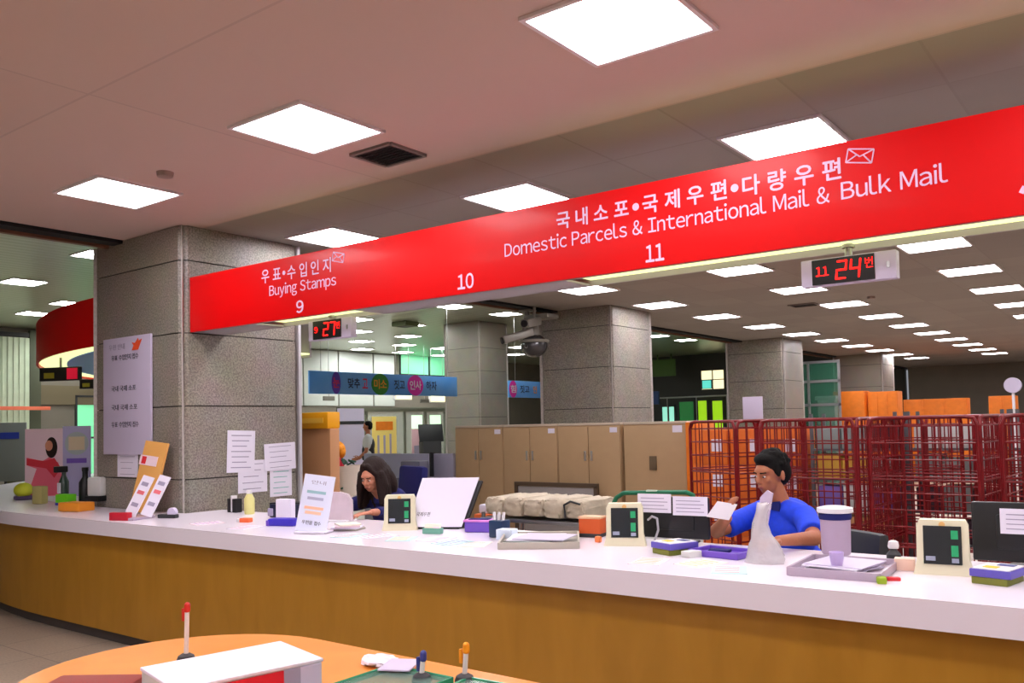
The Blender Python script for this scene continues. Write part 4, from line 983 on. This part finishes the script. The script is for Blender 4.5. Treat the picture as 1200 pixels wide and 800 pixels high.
# ---------------------------------------------------------------- behind the counter: carts, chairs, flowers
t = thing('linen_cart', 'trolley table loaded with a long beige bundle of mail sacks', 'cart', (-4.18, 6.1, 0))
MB().box((0, 0, .8), (1.12, .6, .03), bev=.005).box((0, 0, .3), (1.12, .6, .03), bev=.005).obj('shelves', m_chrome, t)
for sx in (-1, 1):
    for sy in (-1, 1): MB().cyl((sx * .54, sy * .28, .08), (sx * .54, sy * .28, .86), .016).obj('leg', m_chrome, t); MB().cyl((sx * .54 - .015, sy * .28, .045), (sx * .54 + .015, sy * .28, .045), .045).obj('wheel', m_dark, t)
m_sack = mat('sack_beige', (206, 192, 170), .85, var=.08, vscale=12, bump=.4, bscale=25)
for k in range(5):
    t = thing('mail_sack', ['beige folded mail sack at the left end of the trolley', 'second beige mail sack from the left on the trolley', 'middle beige mail sack on the trolley', 'fourth beige mail sack on the trolley', 'crumpled pale mail sack at the right end of the trolley'][k], 'mail sack', (-4.60 + .203 * k, 6.05, .822), 0, 'mail sacks on the trolley')
    b_ = MB().box((0, 0, .092), (.196, .5, .15 + .015 * (k % 2)), bev=.05); bmesh.ops.subdivide_edges(b_.b, edges=b_.b.edges[:], cuts=2, use_grid_fill=True)
    rr = random.Random(k)
    for v in b_.b.verts: v.co += Vector((rr.uniform(-.008, .008), rr.uniform(-.01, .01), rr.uniform(-.008, .008) if v.co.z > .03 else 0))
    b_.obj('folded_cloth', m_sack, t, smooth=60)
    if k == 4: MB().tube([(-.07, -.26, .02), (-.08, -.262, .13), (-.02, -.262, .16), (.07, -.262, .14)], .008).obj('cord', m_dark, t)
for x, c, lab in ((-4.54, (34, 38, 96), 'navy crate on the lower trolley shelf'), (-4.18, (16, 90, 44), 'dark green crate on the lower trolley shelf'), (-3.83, (24, 30, 26), 'black crate on the lower trolley shelf')):
    slab('storage_crate', lab, 'crate', x, 6.08, .316, (.32, .5, .32), mat('crate%d' % int(-x * 100), c, .5), 0, 'crates on the lower trolley shelf', bev=.02)
slab('orange_tub', 'small orange tub at the left end of the trolley', 'tub', -4.86, 6.1, 0, (.15, .3, .82), mat('tub_orange', (226, 110, 50), .6), 0, bev=.01, parts=(('white_top', (0, 0, .86), (.12, .2, .08), m_paper),))
t = thing('green_trolley', 'trolley with a green tube handle behind the middle display', 'trolley', (-3.2, 6.05, 0))
MB().tube([(-.38, 0, .1), (-.38, 0, .93), (-.34, 0, 1.0), (-.27, 0, 1.04), (.27, 0, 1.06), (.32, 0, 1.04), (.34, 0, .98), (.34, 0, .1)], .018, 10).obj('handle', m_green, t)
MB().box((0, .3, .2), (.74, .7, .04), bev=.01).obj('deck', m_green, t)
for sx in (-1, 1):
    for y in (.02, .58): MB().cyl((sx * .3 - .015, y, .07), (sx * .3 + .015, y, .07), .07).obj('wheel', m_dark, t)
MB().box((-.02, -.0, 1.055), (.1, .03, .03), bev=.008).obj('grip', mat('grip_pale', (190, 214, 196), .5), t)
carton(-3.27, 6.45, .22, (.3, .4, .3), m_or2, 'orange carton on the green trolley, lower one', 'cartons on the green trolley'); carton(-3.25, 6.45, .5235, (.2, .25, .42), m_pk[3], 'mustard packet upright on top of the cartons on the green trolley', 'cartons on the green trolley', tape=False)
t = thing('desk_telephone', 'dark telephone on a stand behind the monitor papers', 'telephone', (-2.72, 5.4, 0))
MB().box((0, 0, .47), (.3, .3, .94), bev=.01).obj('stand', m_pk[0], t); MB().box((0, 0, .96), (.2, .2, .05), rx=R(12), bev=.015).obj('telephone_body', m_dark, t); MB().box((-.06, 0, 1.0), (.05, .2, .035), bev=.015).obj('handset', m_black, t)

def office_chair(x, y, rz, m_, label, back=.62, top=1.22):
    t = thing('office_chair', label, 'chair', (x, y, 0), R(rz), 'office chairs of the clerks')
    MB().box((0, 0, .43), (.5, .5, .09), bev=.035).obj('seat', m_, t)
    MB().box((0, .29, top - back / 2), (.5, .08, back), rx=R(-5), bev=.04).obj('backrest', m_, t)
    b_ = MB().cyl((0, 0, .1), (0, 0, .4), .03)
    for k in range(5): a = k * 2 * math.pi / 5; b_.cyl((0, 0, .12), (.28 * math.cos(a), .28 * math.sin(a), .08), .02)
    b_.obj('base', m_dark, t)
    for k in range(5): a = k * 2 * math.pi / 5; MB().ball((.28 * math.cos(a), .28 * math.sin(a), .035), .035, 12).obj('caster', m_black, t)
    for sx in (-1, 1): MB().tube([(sx * .24, .05, .42), (sx * .31, .05, .45), (sx * .31, .05, .64)], .014).box((sx * .31, .0, .65), (.05, .26, .03), bev=.01).obj('armrest', m_black, t)
    MB().box((0, .3, .5), (.08, .03, .3), rx=R(-5)).obj('back_support', m_dark, t)
    return t
office_chair(-6.28, 6.2, -18, m_navy, 'tall navy office chair standing behind the woman', .7, 1.2)

# flowers beside the woman
t = thing('flower_bouquet', 'bouquet with an orange and a red flower in a pale wrap left of the woman', 'flowers', (-7.15, 6.35, 0))
MB().lathe([(.1, 0), (.13, .02), (.16, .9), (.15, .9), (.1, .05)], n=24).obj('pot', m_lem, t)
def bloom(c, r_, m_, nm):
    mb = MB(); rr = random.Random(int(c[2] * 100))
    for k in range(26):
        a = rr.uniform(0, 6.28); e = rr.uniform(-.6, 1.4)
        d = Vector((math.cos(a) * math.cos(e), math.sin(a) * math.cos(e), math.sin(e)))
        mb.ball(Vector(c) + d * r_ * .6, (r_ * .42, r_ * .42, r_ * .3), 8, d.to_track_quat('Z', 'Y').to_matrix())
    mb.ball(c, r_ * .6, 10); mb.obj(nm, m_, t)
bloom((.0, -.02, 1.36), .12, mat('flower_orange', (240, 150, 20), .6), 'orange_flower'); bloom((.02, -.08, 1.2), .13, mat('flower_red', (206, 20, 50), .6), 'red_flower')
lf = MB(); rr = random.Random(3)
for k in range(40):
    a = rr.uniform(0, 6.28); z_ = rr.uniform(.88, 1.3); r_ = rr.uniform(.05, .16)
    lf.ball((r_ * math.cos(a), r_ * math.sin(a), z_), (.05, .018, .008), 8, Euler((rr.uniform(-1, 1), rr.uniform(-1, 1), a)).to_matrix())
lf.obj('leaves', mat('leaf_dark', (24, 70, 50), .6), t)
MB().lathe([(.12, .88), (.2, 1.2), (.195, 1.2), (.1, .9)], (.05, .05, 0), 18).obj('paper_wrap', m_lem, t)

# ---------------------------------------------------------------- people
def finger_set(mb, palm_c, D, N, S, curl, s=1.0, thumb=1):
    """D hand direction, N back-of-hand normal, S towards the thumb"""
    D, N, S = D.normalized(), N.normalized(), S.normalized()
    # palm
    for a in (-.028, -.01, .01, .028): mb.cap(palm_c - D * .035 * s + S * a * .8 * s, palm_c + D * .04 * s + S * a * s, .0135 * s, .012 * s, 10)
    Ls = (.072, .08, .075, .058)
    for i, a in enumerate((.03, .01, -.01, -.03)):
        p = palm_c + D * .042 * s + S * a * s; d = D.copy() + S * (.10 - .07 * i)
        for j in range(3):
            L = Ls[i] * (.45, .32, .23)[j] * s
            ang = curl * (.55 + .3 * j)
            d = (d * math.cos(ang) - N * math.sin(ang)).normalized(); q = p + d * L
            mb.cap(p, q, (.0092 - .0008 * j) * s, (.0086 - .0008 * j) * s, 10); p = q
    p = palm_c - D * .02 * s + S * .03 * s; d = (S * .8 + D * .7 - N * .25).normalized()
    for j in range(3):
        L = (.04, .032, .026)[j] * s; q = p + d * L; mb.cap(p, q, (.0125 - .0015 * j) * s, (.0115 - .0015 * j) * s, 10); p = q
        d = (d + D * .35 - S * .25 - N * .15 * curl).normalized()

def person(label, loc, rz, skin, shirt, hairfn, hands, lean=.06, female=False, head_rot=(0, 0, 0), trousers=None, sleeve=.55, head_drop=0):
    t = thing('person', label, 'person', loc, rz)
    k = .93 if female else 1.0
    inv = (Matrix.Translation(loc) @ Matrix.Rotation(rz, 4, 'Z')).inverted()
    hip = Vector((0, .10, .53)); waist = Vector((0, .08 - lean * .3, .74)); chest = Vector((0, .05 - lean, .95 * (1 if not female else .985)))
    neck = Vector((0, .03 - lean * 1.3, 1.115 if not female else 1.08)); sh = .185 * k
    HC = neck + Vector((0, -.03 - lean * .5 - head_drop * .3, .155 - head_drop * .5))
    b_ = MB()
    b_.ball(hip, (.165, .12, .11), 20).ball(waist, (.14 * k, .1, .15), 20).ball(chest, (.165 * k, .105, .17), 24)
    b_.ball(hip.lerp(waist, .5), (.15 * k, .11, .12), 20).ball(chest + Vector((0, .01, .08)), (.15 * k, .085, .09), 20)
    b_.cap(neck - Vector((0, -.01, .05)), HC - Vector((0, -.012, .06)), .058 * k, .053 * k, 16)
    RH = Euler(head_rot).to_matrix()
    H = lambda x, y, z_: HC + RH @ Vector((x, y, z_))
    # head
    b_.ball(H(0, .012, .03), (.074, .092, .09), 28, RH).ball(H(0, -.03, -.035), (.056, .055, .068), 24, RH).ball(H(0, -.05, -.078), (.028, .026, .022), 16, RH)
    b_.ball(H(0, -.066, .028), (.05, .026, .03), 18, RH)
    b_.cap(H(0, -.086, .012), H(0, -.102, -.022), .009, .012, 12).ball(H(.011, -.093, -.026), .008, 10).ball(H(-.011, -.093, -.026), .008, 10)
    for sx in (-1, 1):
        b_.ball(H(sx * .034, -.062, -.018), (.022, .02, .02), 14, RH)
        b_.ball(H(sx * .077, .012, -.005), (.009, .018, .03), 14, RH)
    b_.ball(H(0, -.084, -.05), (.024, .01, .006), 14, RH).ball(H(0, -.081, -.06), (.02, .01, .007), 14, RH)
    s_ = MB()
    s_.ball(hip + Vector((0, 0, .05)), (.178, .135, .1), 20).ball(waist, (.158 * k, .118, .17), 24).ball(chest, (.182 * k, .122, .18), 24).ball(hip.lerp(waist, .5), (.168 * k, .13, .13), 20)
    s_.ball(chest + Vector((0, .01, .09)), (.168 * k, .1, .1), 20)
    s_.cyl(neck - Vector((0, -.012, .07)), neck + Vector((0, 0, .0)), .09, .07, 20)
    for sx in (-1, 1):
        S = neck + Vector((sx * sh, .01, -.065)); wrist, el, D, N, Sd, curl = hands[sx]
        W = inv @ Vector(wrist); E_ = inv @ Vector(el); Rm = inv.to_3x3()
        b_.cap(neck - Vector((-sx * .04, -.0, .035)), S, .05, .052 * k, 14)
        b_.cap(S, E_, .052 * k, .04 * k, 16).cap(E_, W, .04 * k, .026 * k, 16)
        D = (Rm @ Vector(D)).normalized(); N = (Rm @ Vector(N)).normalized(); Sd = (Rm @ Vector(Sd)).normalized()
        finger_set(b_, W + D * .055, D, N, Sd, curl, .96 * k)
        s_.cap(neck - Vector((-sx * .05, -.0, .04)), S, .06, .066 * k, 16)
        s_.cap(S, S.lerp(E_, .45), .067 * k, .064 * k, 16)
        if sleeve < 1: s_.cyl(S.lerp(E_, .4), S.lerp(E_, .4 + sleeve * .45), .064 * k, .066 * k, 20)
        else: s_.cap(S.lerp(E_, .4), E_, .06 * k, .05 * k, 16); s_.cyl(E_, E_.lerp(W, sleeve - 1), .05 * k, .042 * k, 18)
        hipj = hip + Vector((sx * .095, -.02, -.01)); kn = Vector((sx * .13, -.38, .5)); an = Vector((sx * .13, -.33, .09))
        b_.cap(hipj, kn, .078, .052, 16).cap(kn, an, .05, .034, 16).cap(an - Vector((0, 0, .03)), an + Vector((0, -.14, -.06)), .032, .026, 12)
    body = remesh(b_, 'body', skin, t, .006, 5)
    remesh(s_, 'shirt' if not female else 'cardigan', shirt, t, .009, 6)
    p_ = MB(); p_.ball(hip + Vector((0, 0, -.02)), (.18, .14, .1), 20)
    sh_ = MB()
    for sx in (-1, 1):
        hipj = hip + Vector((sx * .095, -.02, -.01)); kn = Vector((sx * .13, -.38, .5)); an = Vector((sx * .13, -.33, .14))
        p_.cap(hipj, kn, .088, .064, 16).cap(kn, an, .062, .05, 16)
        sh_.ball((sx * .13, -.38, .045), (.048, .13, .045), 16)
    remesh(p_, 'trousers', trousers or m_dark, t, .012, 5); sh_.obj('shoes', m_black, t)
    for sx in (-1, 1):
        MB().ball(H(sx * .03, -.079, .003), (.0105, .008, .0048), 12, RH).obj('eye', mat('eye_white', (206, 196, 190), .4), t); MB().ball(H(sx * .03, -.0858, .003), (.0055, .003, .0048), 10, RH).obj('pupil', m_black, t)
        MB().cap(H(sx * .016, -.088, .024), H(sx * .046, -.078, .026), .0045, .0035, 8).obj('eyebrow', m_hair, t)
    MB().ball(H(0, -.0885, -.055), (.021, .005, .005), 12, RH).obj('lips', mat('lips', (150, 70, 66), .5), t)
    hairfn(t, H, RH, neck)
    return t, H
def hair_short(t, H, RH, neck):
    h = MB(); rr = random.Random(5)
    h.ball(H(0, .025, .05), (.083, .098, .087), 28, RH).ball(H(0, .055, .01), (.078, .072, .085), 24, RH).ball(H(0, -.035, .093), (.06, .05, .034), 20, RH)
    for k in range(90):
        a = rr.uniform(0, 6.28); e = rr.uniform(.1, 1.4)
        d = Vector((math.cos(a) * math.cos(e), math.sin(a) * math.cos(e), math.sin(e)))
        if d.y < -.3 and d.z < .75: continue
        h.ball(H(d.x * .082, .025 + d.y * .094, .05 + d.z * .085), .014, 8)
    for sx in (-1, 1): h.ball(H(sx * .074, -.012, .03), (.01, .022, .04), 12, RH)
    remesh(h, 'hair', m_hair, t, .006, 3)
    c = MB()
    for sx in (-1, 1): c.prism([(0, 0), (.075, .0), (.06, -.055), (.01, -.04)], neck + Vector((0, -.088, .002)), (sx, .35, 0.15), (0, -.25, 1), (0, -.008, 0))
    c.obj('collar', mat('collar_navy', (16, 30, 110), .7), t, smooth=0)
def hair_long(t, H, RH, neck):
    h = MB(); rr = random.Random(8)
    h.ball(H(0, .044, .055), (.1, .112, .103), 28, RH).ball(H(0, .09, -.03), (.125, .09, .15), 24, RH).ball(H(.06, .09, -.08), (.09, .08, .13), 20, RH)
    for k in range(46):
        a = R(rr.uniform(-35, 215)); r1 = rr.uniform(.085, .1)
        p = H(r1 * math.cos(a), .03 + r1 * math.sin(a), .03)
        q = Vector((p.x * 1.0 + (p.x - H(0, 0, 0).x) * .35, p.y + .0, neck.z + rr.uniform(-.12, .0)))
        mid = p.lerp(q, .5) + Vector((rr.uniform(-.012, .012), rr.uniform(-.012, .012), 0))
        h.cap(p, mid, .03, .03, 8).cap(mid, q, .03, .016, 8)
    for sx in (-1, 1): h.cap(H(sx * .02, -.06, .115), H(sx * .082, -.03, .02), .022, .016, 10).cap(H(sx * .082, -.03, .02), H(sx * .095, -.03, -.12), .018, .014, 10)
    remesh(h, 'hair', m_hair2, t, .007, 3)

# the man in the blue polo shirt
mz = R(-34)
person('man with short black hair in a blue polo shirt behind the counter holding papers', (-1.71, 4.84, .02), mz, m_skin, m_blue, hair_short,
       {1: ((-1.56, 4.22, 1.0), (-1.475, 4.50, .985), (-.35, -.9, -.05), (0, .1, 1), (-1, .3, 0), .45),
        -1: ((-1.86, 4.31, 1.09), (-2.03, 4.55, .985), (.25, -.6, .55), (-.6, -.5, .3), (.5, 0, .8), .6)}, lean=.07, head_rot=(R(8), 0, R(9)), sleeve=.9)
office_chair(-1.66, 4.98, -34, m_dark, 'dark office chair under the man in the blue shirt', .5, .95)
tag(MB().prism([(-.07, -.03), (.05, -.045), (.085, .035), (-.02, .05)], (-1.85, 4.2, 1.135), (.95, .2, 0), (.1, .1, 1), (0, .002, 0)).obj('paper_slip', mat('slip_white', (236, 232, 236), .6), smooth=0), 'white paper slip raised in the hand of the man', 'paper')
# folded lilac paper and clear plastic bag in front of his chin
pb = thing('document_tube', 'rolled lilac paper held up in front of the chin of the man', 'paper', (-1.60, 4.12, 1.06), R(-10))
MB().prism([(-.03, -.06), (.03, -.05), (.05, .11), (.02, .125), (-.015, .09)], (0, 0, .07), (1, 0, 0), (.1, 0, 1), (0, .01, 0)).obj('rolled_sheet', mat('sheet_lilac', (200, 184, 206), .5), pb, smooth=0)
m_bag = mat('bag_plastic', (214, 208, 210), .25, coat=.6, alpha=.62, bump=.9, bscale=22)
bg = thing('plastic_bag', 'crumpled clear plastic bag standing on the counter before the man', 'plastic bag', (-1.5, 3.87, CT))
b_ = MB(); rr = random.Random(2)
rings = []
for z_, rx_, ry_, ox in ((.0, .075, .05, .0), (.03, .085, .055, .005), (.08, .07, .045, .0), (.13, .045, .034, -.012), (.18, .032, .022, -.015), (.23, .026, .016, -.002), (.27, .03, .012, .01)):
    rings.append([b_.b.verts.new((ox + rx_ * math.cos(q * math.pi / 10) * (1 + rr.uniform(-.24, .24)), ry_ * math.sin(q * math.pi / 10) * (1 + rr.uniform(-.28, .28)), z_ + rr.uniform(-.008, .008) * (z_ > 0))) for q in range(20)])
for a, c in zip(rings, rings[1:]):
    for q in range(20): b_.b.faces.new((a[q], a[(q + 1) % 20], c[(q + 1) % 20], c[q]))
b_.b.faces.new(rings[0][::-1]); b_.b.faces.new(rings[-1])
b_.obj('bag_film', m_bag, bg, smooth=80)

# the woman with long dark hair
wz = R(28)
person('woman with long dark hair in a navy cardigan bending over the counter', (-5.02, 5.12, 0), R(2), m_skin2, mat('cardigan_navy', (22, 22, 92), .9, var=.1, vscale=30), hair_long,
       {1: ((-4.62, 4.42, .99), (-4.72, 4.72, .96), (-.3, -1, -.05), (0, 0, 1), (-1, .2, 0), .35),
        -1: ((-4.98, 4.40, 1.0), (-5.27, 4.68, .97), (.8, -.5, 0), (0, 0, 1), (.4, .9, 0), .4)}, lean=.17, female=True, head_rot=(R(17), 0, R(8)), sleeve=1.75, head_drop=.05)
office_chair(-5.02, 5.25, 2, m_dark, 'dark office chair under the woman', .4, .85)

# standing visitor far away in the other hall
def stander(label, loc, rz):
    t = thing('person', label, 'person', loc, rz)
    b_ = MB(); H = Vector((0, -.01, 1.62))
    b_.ball(H + Vector((0, 0, .03)), (.075, .092, .09), 18).ball(H + Vector((0, -.03, -.04)), (.055, .055, .065), 16).cap((0, 0, 1.42), (0, 0, 1.55), .055, .05).ball((0, 0, 1.25), (.17, .11, .2), 18).ball((0, 0, 1.02), (.15, .11, .14), 18)
    b_.ball(H + Vector((0, -.1, -.015)), .013, 10)
    for sx in (-1, 1):
        b_.ball(H + Vector((sx * .078, .01, 0)), (.01, .018, .03), 10)
        b_.cap((sx * .06, 0, 1.42), (sx * .19, 0, 1.37), .05, .052).cap((sx * .19, 0, 1.37), (sx * .24, -.02, 1.08), .048, .038).cap((sx * .24, -.02, 1.08), (sx * .2, -.2, .93), .036, .026)
        finger_set(b_, Vector((sx * .19, -.25, .915)), Vector((-sx * .1, -1, -.2)), Vector((sx * .9, 0, .3)), Vector((0, -.2, 1)), .5)
        b_.cap((sx * .09, 0, .92), (sx * .1, -.01, .5), .085, .055).cap((sx * .1, -.01, .5), (sx * .11, .02, .1), .052, .036).cap((sx * .11, .03, .06), (sx * .12, -.14, .035), .036, .03)
    remesh(b_, 'body', m_skin, t, .009, 4)
    s_ = MB().ball((0, 0, 1.25), (.19, .13, .21), 18).ball((0, 0, 1.0), (.17, .13, .14), 18)
    for sx in (-1, 1): s_.cap((sx * .06, 0, 1.41), (sx * .19, 0, 1.37), .06, .064).cap((sx * .19, 0, 1.37), (sx * .225, -.01, 1.2), .062, .058)
    remesh(s_, 'shirt', m_pk[0], t, .012, 4)
    v = MB().ball((0, .01, 1.22), (.165, .142, .2), 18).box((0, .0, 1.02), (.24, .27, .3), bev=.05); remesh(v, 'vest', m_dark, t, .014, 4)
    p_ = MB()
    for sx in (-1, 1): p_.cap((sx * .09, 0, .93), (sx * .1, -.01, .5), .1, .07).cap((sx * .1, -.01, .5), (sx * .11, .02, .12), .068, .055)
    remesh(p_, 'trousers', mat('jeans', (40, 56, 84), .8), t, .014, 4)
    h = MB().ball(H + Vector((0, .02, .05)), (.084, .098, .086), 18).ball(H + Vector((0, .05, .0)), (.076, .065, .07), 14); remesh(h, 'hair', m_hair, t, .009, 3)
    for sx in (-1, 1): MB().ball(H + Vector((sx * .03, -.088, .0)), (.012, .006, .006), 8).obj('eye', m_black, t)
    sh_ = MB()
    for sx in (-1, 1): sh_.ball((sx * .115, -.05, .045), (.045, .13, .045), 12)
    sh_.obj('shoes', m_black, t)
stander('standing person in a white shirt and dark vest far behind the woman', (-14.3, 13.6, 0), R(-50))

# ---------------------------------------------------------------- writing desk in the foreground
t = thing('writing_desk', 'rounded orange topped writing desk in the foreground', 'desk', (-1.2, 1.26, 0))
def stadium(x0, x1, r_, n=20):
    return [(x1 + r_ * math.sin(math.pi * i / n), -r_ * math.cos(math.pi * i / n)) for i in range(n + 1)] + [(x0 - r_ * math.sin(math.pi * i / n), r_ * math.cos(math.pi * i / n)) for i in range(n + 1)]
MB().poly(stadium(-.77, .8, .405), .965, 1.0).obj('desk_top', m_desk, t, smooth=40)
MB().poly(stadium(-.6, .65, .28), .06, .965).obj('pedestal', m_wood, t, smooth=40)
MB().poly(stadium(-.55, .6, .25), 0, .06).obj('plinth', m_dark, t, smooth=40)
DZ = 1.0
t = thing('envelope_pack', 'white pack of mail envelopes with a red edge band lying on the writing desk', 'envelope pack', (-1.71, 1.2, DZ), R(-13))
MB().box((0, 0, .035), (.22, .33, .07), bev=.004).obj('pack_body', m_pk[0], t)
MB().box((0, .0, .074), (.225, .335, .008), bev=.003).obj('top_sheet', m_paper, t)
for y0, y1, m_, nm in ((-.165, -.07, mat('band_orange', (236, 140, 40), .6), 'orange_band'), (-.07, .07, mat('band_red', (206, 12, 40), .6), 'red_band'), (.07, .11, m_greyink, 'grey_band'), (.11, .16, m_lilac, 'lilac_band')):
    MB().box((.1115, (y0 + y1) / 2, .04), (.004, y1 - y0, .056)).obj(nm, m_, t, smooth=0)
t = thing('loose_sheet', 'loose white sheet sticking out left of the envelope pack', 'paper', (-1.93, 1.2, DZ), R(30))
MB().box((0, 0, .003), (.14, .1, .004), rz=.2).obj('sheet', m_paper, t, smooth=0)
def desk_pen(x, y, h, capc, label, bodyc=(226, 220, 220)):
    t = thing('desk_pen', label, 'pen', (x, y, DZ), 0, 'pens standing on the writing desk')
    MB().lathe([(.022, 0), (.024, .006), (.02, .016), (.01, .022)], n=20).obj('holder', m_dark, t)
    mm = mat('pen%d' % (bodyc[0] * 3 + bodyc[1]), bodyc, .4)
    MB().cyl((0, 0, .015), (.006, 0, h), .006).obj('barrel', mm, t)
    MB().cap((.006, 0, h), (.0065, 0, h + .012), .0085, .008).box((-.008, 0, h - .014), (.009, .012, .034), bev=.003).obj('cap', mat('cap%d%d' % capc[:2], capc, .4), t)
    return t
desk_pen(-2.078, 1.317, .135, (200, 40, 30), 'white pen with a red clip standing on the left of the writing desk')
desk_pen(-1.43, 1.52, .055, (50, 56, 130), 'pen with a dark blue cap on the writing desk')
desk_pen(-1.34, 1.57, .075, (240, 150, 20), 'pen with an orange cap on the writing desk')
t = thing('string', 'thin dark cord lying on the desk from the red clipped pen', 'string', (0, 0, DZ))
MB().tube([(-2.05, 1.33, .003), (-2.0, 1.38, .003), (-1.96, 1.43, .003), (-1.93, 1.47, .003)], .003, 6).obj('cord_body', m_dark, t)
slab('orange_eraser', 'small bright orange eraser at the end of the cord', 'eraser', -1.91, 1.50, DZ, (.05, .03, .018), mat('bright_orange', (255, 130, 10), .5), 30, bev=.006)
slab('red_case', 'dark red flat case at the bottom edge of the writing desk', 'case', -1.93, .98, DZ, (.2, .16, .05), mat('case_red', (140, 34, 20), .5), 35, bev=.01)
m_gl = mat('desk_glass', (150, 190, 176), .08, spec=.6, alpha=.35); m_gledge = mat('glass_edge', (50, 150, 110), .2)
def glass_plate(x, y, rz, wd, dp, label):
    t = thing('glass_plate', label, 'glass plate', (x, y, DZ), R(rz), 'glass plates on the writing desk')
    MB().box((0, 0, .008), (wd, dp, .008)).obj('sheet', m_gl, t, smooth=0)
    e = MB()
    for sx in (-1, 1): e.box((sx * wd / 2, 0, .008), (.006, dp, .014))
    for sy in (-1, 1): e.box((0, sy * dp / 2, .008), (wd, .006, .014))
    e.obj('green_edge', m_gledge, t, smooth=0)
glass_plate(-1.46, 1.40, 0, .2, .3, 'green edged glass plate right of the envelope pack')
glass_plate(-1.2, 1.42, 3, .24, .32, 'green edged glass plate at the bottom edge beside the orange capped pen')
t = thing('paper_tissue', 'crumpled white tissue on the writing desk', 'tissue', (-1.62, 1.57, DZ + .001))
b_ = MB().ball((0, 0, .008), (.055, .04, .012), 18); rr = random.Random(4)
for v in b_.b.verts: v.co += Vector((rr.uniform(-.006, .006), rr.uniform(-.006, .006), rr.uniform(0, .004)))
b_.obj('tissue_paper', m_paper, t, smooth=20)
slab('glass_paper', 'pale folded paper between the tissue and the blue capped pen', 'paper', -1.53, 1.55, DZ + .016, (.08, .1, .004), m_lilac, 25, bev=.001)
